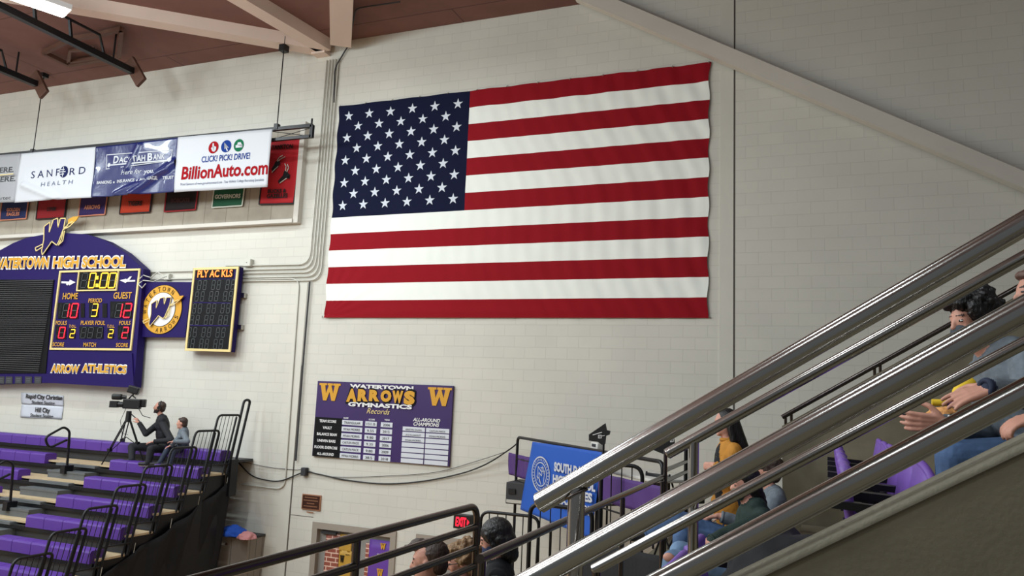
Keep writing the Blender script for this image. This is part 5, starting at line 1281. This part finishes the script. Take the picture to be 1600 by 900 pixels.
# --- standing woman in mustard cardigan
Yw = 7.3; hc = pt(1133, 661, Yw)
t = thing('person', 'standing woman with long dark hair in a mustard cardigan over a black shirt', 'person', (hc.x, Yw, 2.95))
fd = V((-.92, -.38, -.12)); nk = hc+V((.03, .02, -.17)); pel = V((nk.x+.02, Yw+.02, 3.86)); lat = V((.42, -.9, 0))
F = Fig(); f, l, u = torso(F, nk, pel, lat, 'cl_mustard', 'cl_mustard', .97)
F.e(nk+f*.066-u*.22, (.075, .07, .22), Matrix((f, l, u)).transposed(), 'cl_black'); F.e(nk+f*.07-u*.42, (.075, .055, .16), Matrix((f, l, u)).transposed(), 'cl_black')
F.c(nk-V((0, 0, .03)), .05, hc-V((0, 0, .06)), .048, 'skin_pink'); head(F, hc, fd, sk='skin_pink', s=.95)
for s_ in (1, -1):
    sh = nk+l*.165*s_-u*.07; el = sh+f*(.04 if s_ > 0 else .05)+l*.05*s_-u*.27; wr = pt(1116, 727, 7.05) if s_ > 0 else pt(1108, 742, 7.2)
    limb(F, sh, el, wr, (.062, .055, .046), 'cl_mustard', 'skin_pink', .88); hand(F, wr, f*.6-l*.7*s_-u*.1, -f, s_, 'skin_pink', .9, .7)
    hp = pel+l*.09*s_; kn = V((hp.x, hp.y, 3.42)); an = V((hp.x+.03, hp.y, 3.02)); limb(F, hp, kn, an, (.095, .062, .045), 'cl_dkjeans'); F.c(an, .045, an+f*.15-V((0, 0, .025)), .034, 'shoe_dark')
    F.c(pel+l*.1*s_+f*.05, .1, pel+l*.1*s_+f*.02-u*.13, .09, 'cl_mustard')
F.mesh('body', t, .010, bumpy=.004, bs=14)
hairmesh('hair', 'hair_black', t, CAPH+[('c', (-.06, .03, .0), .07, (-.13, .05, -.28), .06), ('c', (-.06, -.04, .0), .07, (-.15, -.03, -.30), .055), ('c', (-.02, .07, .0), .035, (-.03, .09, -.16), .03)], hc, fd, s=.97, vox=.010, bumpy=.0015, bs=20)
m = MB(); q = nk+f*.128-u*.2
text(m, 'W', q-l*.035+u*.03, l*-1 if False else V((-l.x, -l.y, 0))*-1, (0, 0, 1), .06, .05, 0, .03); text(m, 'ARROWS', q-l*.05-u*.08+f*.012, l, (0, 0, 1), .10, .035, 0, .03)
build(m, 'shirt_print', 'cl_print', t)

# --- seated person with green mask
hc = pt(1163, 757, 6.0)
t = thing('person', 'seated woman with green face mask, green jacket and pale jeans', 'person', (hc.x+.05, 6.0, 2.95))
fd = V((-.88, -.42, -.15)); nk = hc+V((.06, .03, -.16)); pel = V((pt(1195, 850, 6.0).x, 6.05, 3.52)); lat = V((.45, -.89, 0))
F = Fig(); f, l, u = torso(F, nk, pel, lat, 'cl_green', 'jeans_light', 1.06)
F.c(nk-V((0, 0, .03)), .055, hc-V((0, 0, .06)), .05, 'skin_pink'); head(F, hc, fd, sk='skin_pink', s=.96); F.c(nk+l*.07+u*.01, .07, nk-l*.07-f*.05, .08, 'cl_green')
sh = nk+l*.17-u*.08; el = pt(1150, 832, 5.72); wr = pt(1112, 847, 5.6); limb(F, sh, el, wr, (.078, .068, .052), 'cl_green', 'skin_pink', .85); hand(F, wr, (-.8, -.1, -.15), (0, .3, -1), -1, 'skin_pink', .95, .8)
sh = nk-l*.17-u*.08; el = sh-u*.25+f*.1; wr = pt(1120, 838, 5.9); limb(F, sh, el, wr, (.078, .068, .052), 'cl_green', 'skin_pink', .85); hand(F, wr, (-.8, -.2, -.3), (0, 0, -1), 1, 'skin_pink', .95, .8)
for s_, kx in ((1, (1052, 876)), (-1, (1062, 862))):
    hp = pel+l*.1*s_; kn = pt(kx[0], kx[1], 5.55 if s_ > 0 else 5.85); an = V((kn.x-.05, kn.y-.03, 3.02)); limb(F, hp, kn, an, (.1, .076, .052), 'jeans_light', cut=1); F.c(an, .045, an+V((-.16, -.05, -.03)), .036, 'shoe_dark')
F.mesh('body', t, .010, bumpy=.004, bs=14)
hairmesh('hair', 'hair_black', t, CAPH+[('c', (-.05, 0, -.02), .075, (-.10, 0, -.14), .05)], hc, fd, s=.99, vox=.010); maskmesh(t, hc, fd, 'mask_green', .97, .009)
fh, lh, uh, Rh = frame(fd); m = MB(); text(m, 'GREEN', hc+fh*.108-lh*.028-uh*.065, lh, uh, .05, .02, 0, .03); build(m, 'mask_print', 'cl_print', t)
m = MB(); kn = pt(1052, 876, 5.55); m.ell(kn+V((-.02, -.062, .03)), (.04, .02, .03)); build(m, 'jeans_rip', 'skin_pink', t)

# --- person behind with legs crossed
hc = pt(1197, 738, 6.9)
t = thing('person', 'person in grey hoodie and blue jeans seated behind the green-masked woman', 'person', (hc.x, 6.9, 2.95))
fd = V((-.95, -.1, -.1)); nk = hc+V((.06, .03, -.17)); pel = V((pt(1190, 830, 6.75).x, 6.75, 3.55)); lat = V((.2, -.98, 0))
F = Fig(); f, l, u = torso(F, nk, pel, lat, 'cl_grey', 'jeans', 1.04); F.c(nk-V((0, 0, .03)), .055, hc-V((0, 0, .06)), .05, 'skin'); head(F, hc, fd, s=.97)
for s_ in (1, -1):
    sh = nk+l*.17*s_-u*.08; el = sh-u*.26+f*.06; wr = pt(1122, 806, 6.55) if s_ > 0 else pt(1130, 806, 6.8); limb(F, sh, el, wr, (.07, .06, .045), 'cl_grey', 'skin', .85); hand(F, wr, (-.9, 0, -.2), (0, 0, -1), -s_, s=.95, curl=.7)
kn = pt(1062, 812, 6.5); an = pt(1010, 836, 6.4); limb(F, pel+l*.1, kn, an, (.1, .075, .05), 'jeans', 'skin', .93); F.c(an, .04, an+V((-.1, -.05, -.02)), .035, 'shoe_dark'); F.c(an+V((0, 0, -.03)), .035, an+V((-.14, -.05, .06)), .03, 'shoe_dark')
kn = pt(1066, 838, 6.3); an = V((kn.x-.02, 6.25, 3.03)); limb(F, pel-l*.0, kn, an, (.1, .075, .052), 'jeans'); F.c(an, .045, an+V((-.16, -.05, -.03)), .036, 'shoe_dark')
F.mesh('body', t, .010, bumpy=.003, bs=14); hairmesh('hair', 'hair_brown', t, CAPH+[('e', (-.06, 0, .05), (.09, .09, .09))], hc, fd, s=1.0, vox=.010)

# --- seated woman at the right
Yr = 4.1; hc = pt(1519, 500, Yr)
t = thing('person', 'woman with curly black hair, dark face mask and grey hoodie seated at the right', 'person', (hc.x+.2, Yr, TZ[2]))
fd = V((-.86, -.48, -.2)); nk = hc+V((.10, .03, -.16)); pel = V((hc.x+.26, Yr+.03, 4.54)); lat = V((.40, -.92, 0))
F = Fig(); f, l, u = torso(F, nk, pel, lat, 'cl_grey', 'jeans', 1.02, 1.05)
F.c(nk-V((0, 0, .03)), .052, hc-V((0, 0, .07)), .05, 'skin'); head(F, hc, fd, s=.98)
F.c(nk+l*.08-f*.02, .07, nk-l*.08-f*.03, .075, 'cl_grey')
sh = nk+l*.175-u*.08; el = pt(1608, 618, 3.88); wr = pt(1546, 607, 3.75); limb(F, sh, el, wr, (.078, .066, .046), 'cl_grey', 'skin', .9)
F.r.pop(); F.c(el.lerp(wr, .72), .05, el.lerp(wr, .92), .046, 'cl_navy'); F.r.append(('cuff', el.lerp(wr, .92)+(wr-el).normalized()*.036, wr-el, .031, .012, 'cl_navy'))
hand(F, wr+V((.0, 0, 0)), (-.90, -.10, -.34), (-.2, .45, -.8), -1, s=1.14, curl=.22, spread=.45)
sh = nk-l*.175-u*.08; el = sh-u*.27+f*.05; wr = pt(1474, 661, 3.95); limb(F, sh, el, wr, (.078, .066, .04), 'cl_grey', 'skin', .9)
hand(F, wr, (-1, -.05, .0), (-.1, 1, .25), -1, s=1.12, curl=.45, spread=.3, thumb_in=.8)
for s_, kk in ((1, (1492, 715, 3.95)), (-1, (1488, 702, 4.25))):
    hp = pel+l*.1*s_; kn = pt(*kk); an = V((kn.x-.02, kn.y, TZ[2]+.07)) ; an.z = min(an.z, kn.z-.3); limb(F, hp, kn, an, (.102, .078, .052), 'jeans'); F.c(an, .045, an+V((-.16, -.05, -.03)), .036, 'shoe_dark')
F.mesh('body', t, .0055, smooth=1)
eyes(t, hc, fd, .98); maskmesh(t, hc, fd, 'mask_grey', 1.0, .006)
curls = [('e', (-.03, 0, .05), (.108, .098, .10)), ('e', (-.07, 0, -.01), (.075, .09, .09)), ('e', (.045, 0, .105), (.055, .075, .035)), ('e', (.075, .035, .085), (.03, .035, .03)), ('e', (.03, .08, .045), (.04, .025, .05)), ('e', (.07, -.04, .085), (.035, .03, .03))]
rng = random.Random(3)
for k in range(46):
    a, b = rng.uniform(0, 2*math.pi), rng.uniform(-.1, 1.25); curls.append(('e', (-.03+.108*math.cos(a)*math.cos(b), .095*math.sin(a)*math.cos(b), .05+.10*math.sin(b)), (.02, .02, .02)))
curls = [c for c in curls if not (c[2][0] == .02 and c[1][0] > .045 and c[1][2] < .09)]
hairmesh('hair', 'hair_black', t, curls, hc, fd, s=1.0, vox=.006, bumpy=.006, bs=70)
w0 = wr; m = MB(); wd_ = (V((-.97, -.12, .12))).normalized(); wq = w0-wd_*.03
a_, b_ = basis(wd_); m.tube([wq+(a_*math.cos(k*.5236)+b_*math.sin(k*.5236))*.037 for k in range(12)], .010, 8, True)
build(m, 'watch_strap', 'black_plastic', t); build(MB().bev(wq+V((0, -.035, .02)), (.034, .014, .036), .004, frame(wd_)[3]), 'watch_case', 'white_paint', t)
m = MB(); rp = pt(1518, 617, 3.74); m.tube([rp+V((.0025*math.cos(k*.6283), .010*math.sin(k*.6283), .0105*math.cos(k*.6283))) for k in range(10)], .002, 6, True); build(m, 'ring', 'gold', t)
ph = pt(1416, 650, 4.03); Rp = Matrix.Rotation(.3, 3, 'Y')
t = thing('phone', 'black phone held in the hand with the silver watch', 'phone', ph); build(MB().bev(ph, (.15, .075, .009), .004, Rp, sm=False), 'case', 'black_plastic', t); build(MB().box(ph+Rp@V((0, 0, .005)), (.138, .066, .001), Rp), 'screen', 'dark_grey', t)
# knitted cloth and yellow purple noisemaker in her lap
q = pt(1482, 643, 3.95); pile('knitted_scarf', 'orange knitted cloth bunched between the two hands', (q.x, 4.12, q.z-.035), .075, .05, .055, 'crochet', 11)
a, b = pt(1456, 629, 4.02), pt(1500, 630, 4.02); t = thing('noisemaker', 'yellow and purple foam tube lying above the orange knitted cloth', 'noisemaker', a)
mid = a.lerp(b, .52); build(MB().cyl(a, mid, .016), 'yellow_half', 'foam_yellow', t); build(MB().cyl(mid, b, .0155), 'purple_half', 'skirt_purple', t)
q = pt(1506, 612, 4.1); t = thing('seat_cushion', 'yellow foam pad standing beside the grey sleeve', 'cushion', q); build(MB().ell(q, (.045, .03, .075), Matrix.Rotation(.5, 3, 'Y')), 'foam', 'foam_yellow', t)

# --- neighbour mostly beyond the right edge
Yn = 4.55; hc = pt(1622, 458, Yn)
t = thing('person', 'person with short grey brown hair at the far right edge, mostly outside the picture', 'person', (hc.x, Yn, TZ[2]))
fd = V((-.95, -.2, -.05)); nk = hc+V((.05, .02, -.17)); pel = V((hc.x+.12, Yn, 4.62)); lat = V((.2, -.98, 0))
F = Fig(); f, l, u = torso(F, nk, pel, lat, 'cl_navy', 'jeans', 1.05); F.c(nk-V((0, 0, .03)), .055, hc-V((0, 0, .07)), .052, 'skin'); head(F, hc, fd)
sh = nk+l*.18-u*.08; el = sh+V((-.05, -.3, -.25)); wr = pt(1618, 650, 3.62); limb(F, sh, el, wr, (.075, .065, .045), 'cl_navy', 'skin', .9); hand(F, wr, (-.85, -.1, -.38), (0, .3, -1), -1, curl=.7, spread=.4)
sh = nk-l*.18-u*.08; el = sh-u*.26; wr = pel+V((-.25, .1, .12)); limb(F, sh, el, wr, (.075, .065, .045), 'cl_navy', 'skin', .9); hand(F, wr, (-1, 0, -.2), (0, 0, -1), 1, curl=.6)
for s_ in (1, -1):
    hp = pel+l*.1*s_; kn = hp+V((-.42, -.02, .0)); an = V((kn.x-.02, kn.y, TZ[2]+.08)); limb(F, hp, kn, an, (.1, .078, .052), 'jeans'); F.c(an, .045, an+V((-.16, -.03, -.03)), .036, 'shoe_dark')
F.mesh('body', t, .008, bumpy=.003, bs=14); hairmesh('hair', 'hair_short', t, CAPH+[('e', (.03, 0, .09), (.06, .07, .03))], hc, fd, s=1.02, vox=.009)

# --- three people at the bottom
def stander(label, hc, fd, s, sk, top, sleeve, pants, hairk, hairp, zf, mask=None, glasses=False, lean=0, hs=1.0, vb=.004):
    hc = V(hc); t = thing('person', label, 'person', (hc.x, hc.y, zf)); f0 = V((fd[0], fd[1], 0)).normalized()
    nk = hc-f0*.04+V((0, 0, -.165)); pel = V((nk.x-f0.x*lean*.1, nk.y-f0.y*lean*.1, max(zf+.78, nk.z-.53))); lat = V((-f0.y, f0.x, 0))
    F = Fig(); f, l, u = torso(F, nk, pel, lat, top, pants, s); F.c(nk-V((0, 0, .03)), .052, hc-V((0, 0, .06)), .05, sk); head(F, hc, fd, sk=sk, s=hs)
    for q in (1, -1):
        sh = nk+l*.17*s*q-u*.075; el = sh-u*.27+l*.03*q; wr = el+f*.2-u*.1; limb(F, sh, el, wr, (.064, .054, .04), sleeve, sk, .9); hand(F, wr, f*.9-u*.3, -u, -q, sk, .95, .6)
        hp = pel+l*.09*q; an = V((hp.x, hp.y, zf+.07)); kn = hp.lerp(an, .5)+f*.03; limb(F, hp, kn, an, (.095, .066, .046), pants); F.c(an, .045, an+f*.16-V((0, 0, .03)), .036, 'shoe_dark')
    F.mesh('body', t, .007, smooth=1); hairmesh('hair', hairk, t, hairp, hc, fd, s=hs, vox=.006, bumpy=vb, bs=60)
    if mask: maskmesh(t, hc, fd, mask, hs, .006)
    if glasses:
        fh, lh, uh, Rh = frame(fd); m = MB()
        for q in (-1, 1):
            m.tube([hc+fh*.103+lh*(.032*q+.024*math.cos(a))+uh*(.006+.018*math.sin(a)) for a in [k*.5236 for k in range(12)]], .0025, 6, True); m.tube([hc+fh*.1+lh*.056*q+uh*.008, hc-fh*.01+lh*.086*q+uh*.01], .0025, 6)
        m.tube([hc+fh*.104-lh*.008+uh*.01, hc+fh*.104+lh*.008+uh*.01], .0025, 6); build(m, 'glasses', 'black_plastic', t)
    return t
mohawk = [('e', (-.02, 0, .085), (.09, .058, .05)), ('e', (.05, 0, .10), (.06, .05, .04)), ('c', (.05, .0, .105), .032, (.125, 0, .085), .018), ('c', (.11, 0, .082), .018, (.135, 0, .098), .010), ('e', (-.045, 0, .04), (.088, .082, .085)), ('e', (-.07, 0, -.02), (.05, .068, .06))]
stander('man with swept-up brown hair and shaved sides, head in profile at the bottom centre', pt(669, 878, 4.3), (-.97, -.22, -.12), 1.0, 'skin', 'cl_navy', 'cl_navy', 'cl_dkjeans', 'hair_brown', mohawk, 2.15, vb=.003)
rng = random.Random(9); curly = [('e', (-.03, 0, .045), (.105, .095, .1)), ('e', (-.07, 0, -.02), (.07, .088, .09)), ('e', (.04, 0, .10), (.05, .07, .035))]
for k in range(40):
    a, b = rng.uniform(0, 2*math.pi), rng.uniform(-.3, 1.3); x_ = -.03+.108*math.cos(a)*math.cos(b); z_ = .045+.1*math.sin(b)
    if not (x_ > .04 and z_ < .09): curly.append(('e', (x_, .095*math.sin(a)*math.cos(b), z_), (.02, .02, .022)))
stander('person with curly light brown hair and dark glasses between the man and the masked woman', pt(722, 878, 4.75), (-.9, -.42, -.2), .95, 'skin_pink', 'cl_black', 'cl_black', 'cl_dkjeans', 'hair_blond', curly, 2.15, glasses=True, hs=.95, vb=.008)
bob = [('e', (-.028, 0, .042), (.112, .096, .10)), ('e', (-.06, 0, -.03), (.085, .092, .10)), ('c', (-.04, .06, .0), .045, (-.05, .065, -.10), .035), ('c', (-.04, -.06, .0), .045, (-.05, -.065, -.10), .035), ('c', (-.07, 0, -.05), .075, (-.07, 0, -.12), .06), ('c', (.03, .068, .05), .02, (.01, .08, -.03), .016), ('c', (.03, -.068, .05), .02, (.01, -.08, -.03), .016)]
stander('woman with black hair and navy face mask looking down, dark vest over grey green sleeves', pt(773, 843, 5.0), (-.88, -.28, -.35), 1.02, 'skin_pink', 'cl_black', 'cl_greygreen', 'cl_dkjeans', 'hair_black', bob, 2.15, mask='mask_navy', vb=.002)
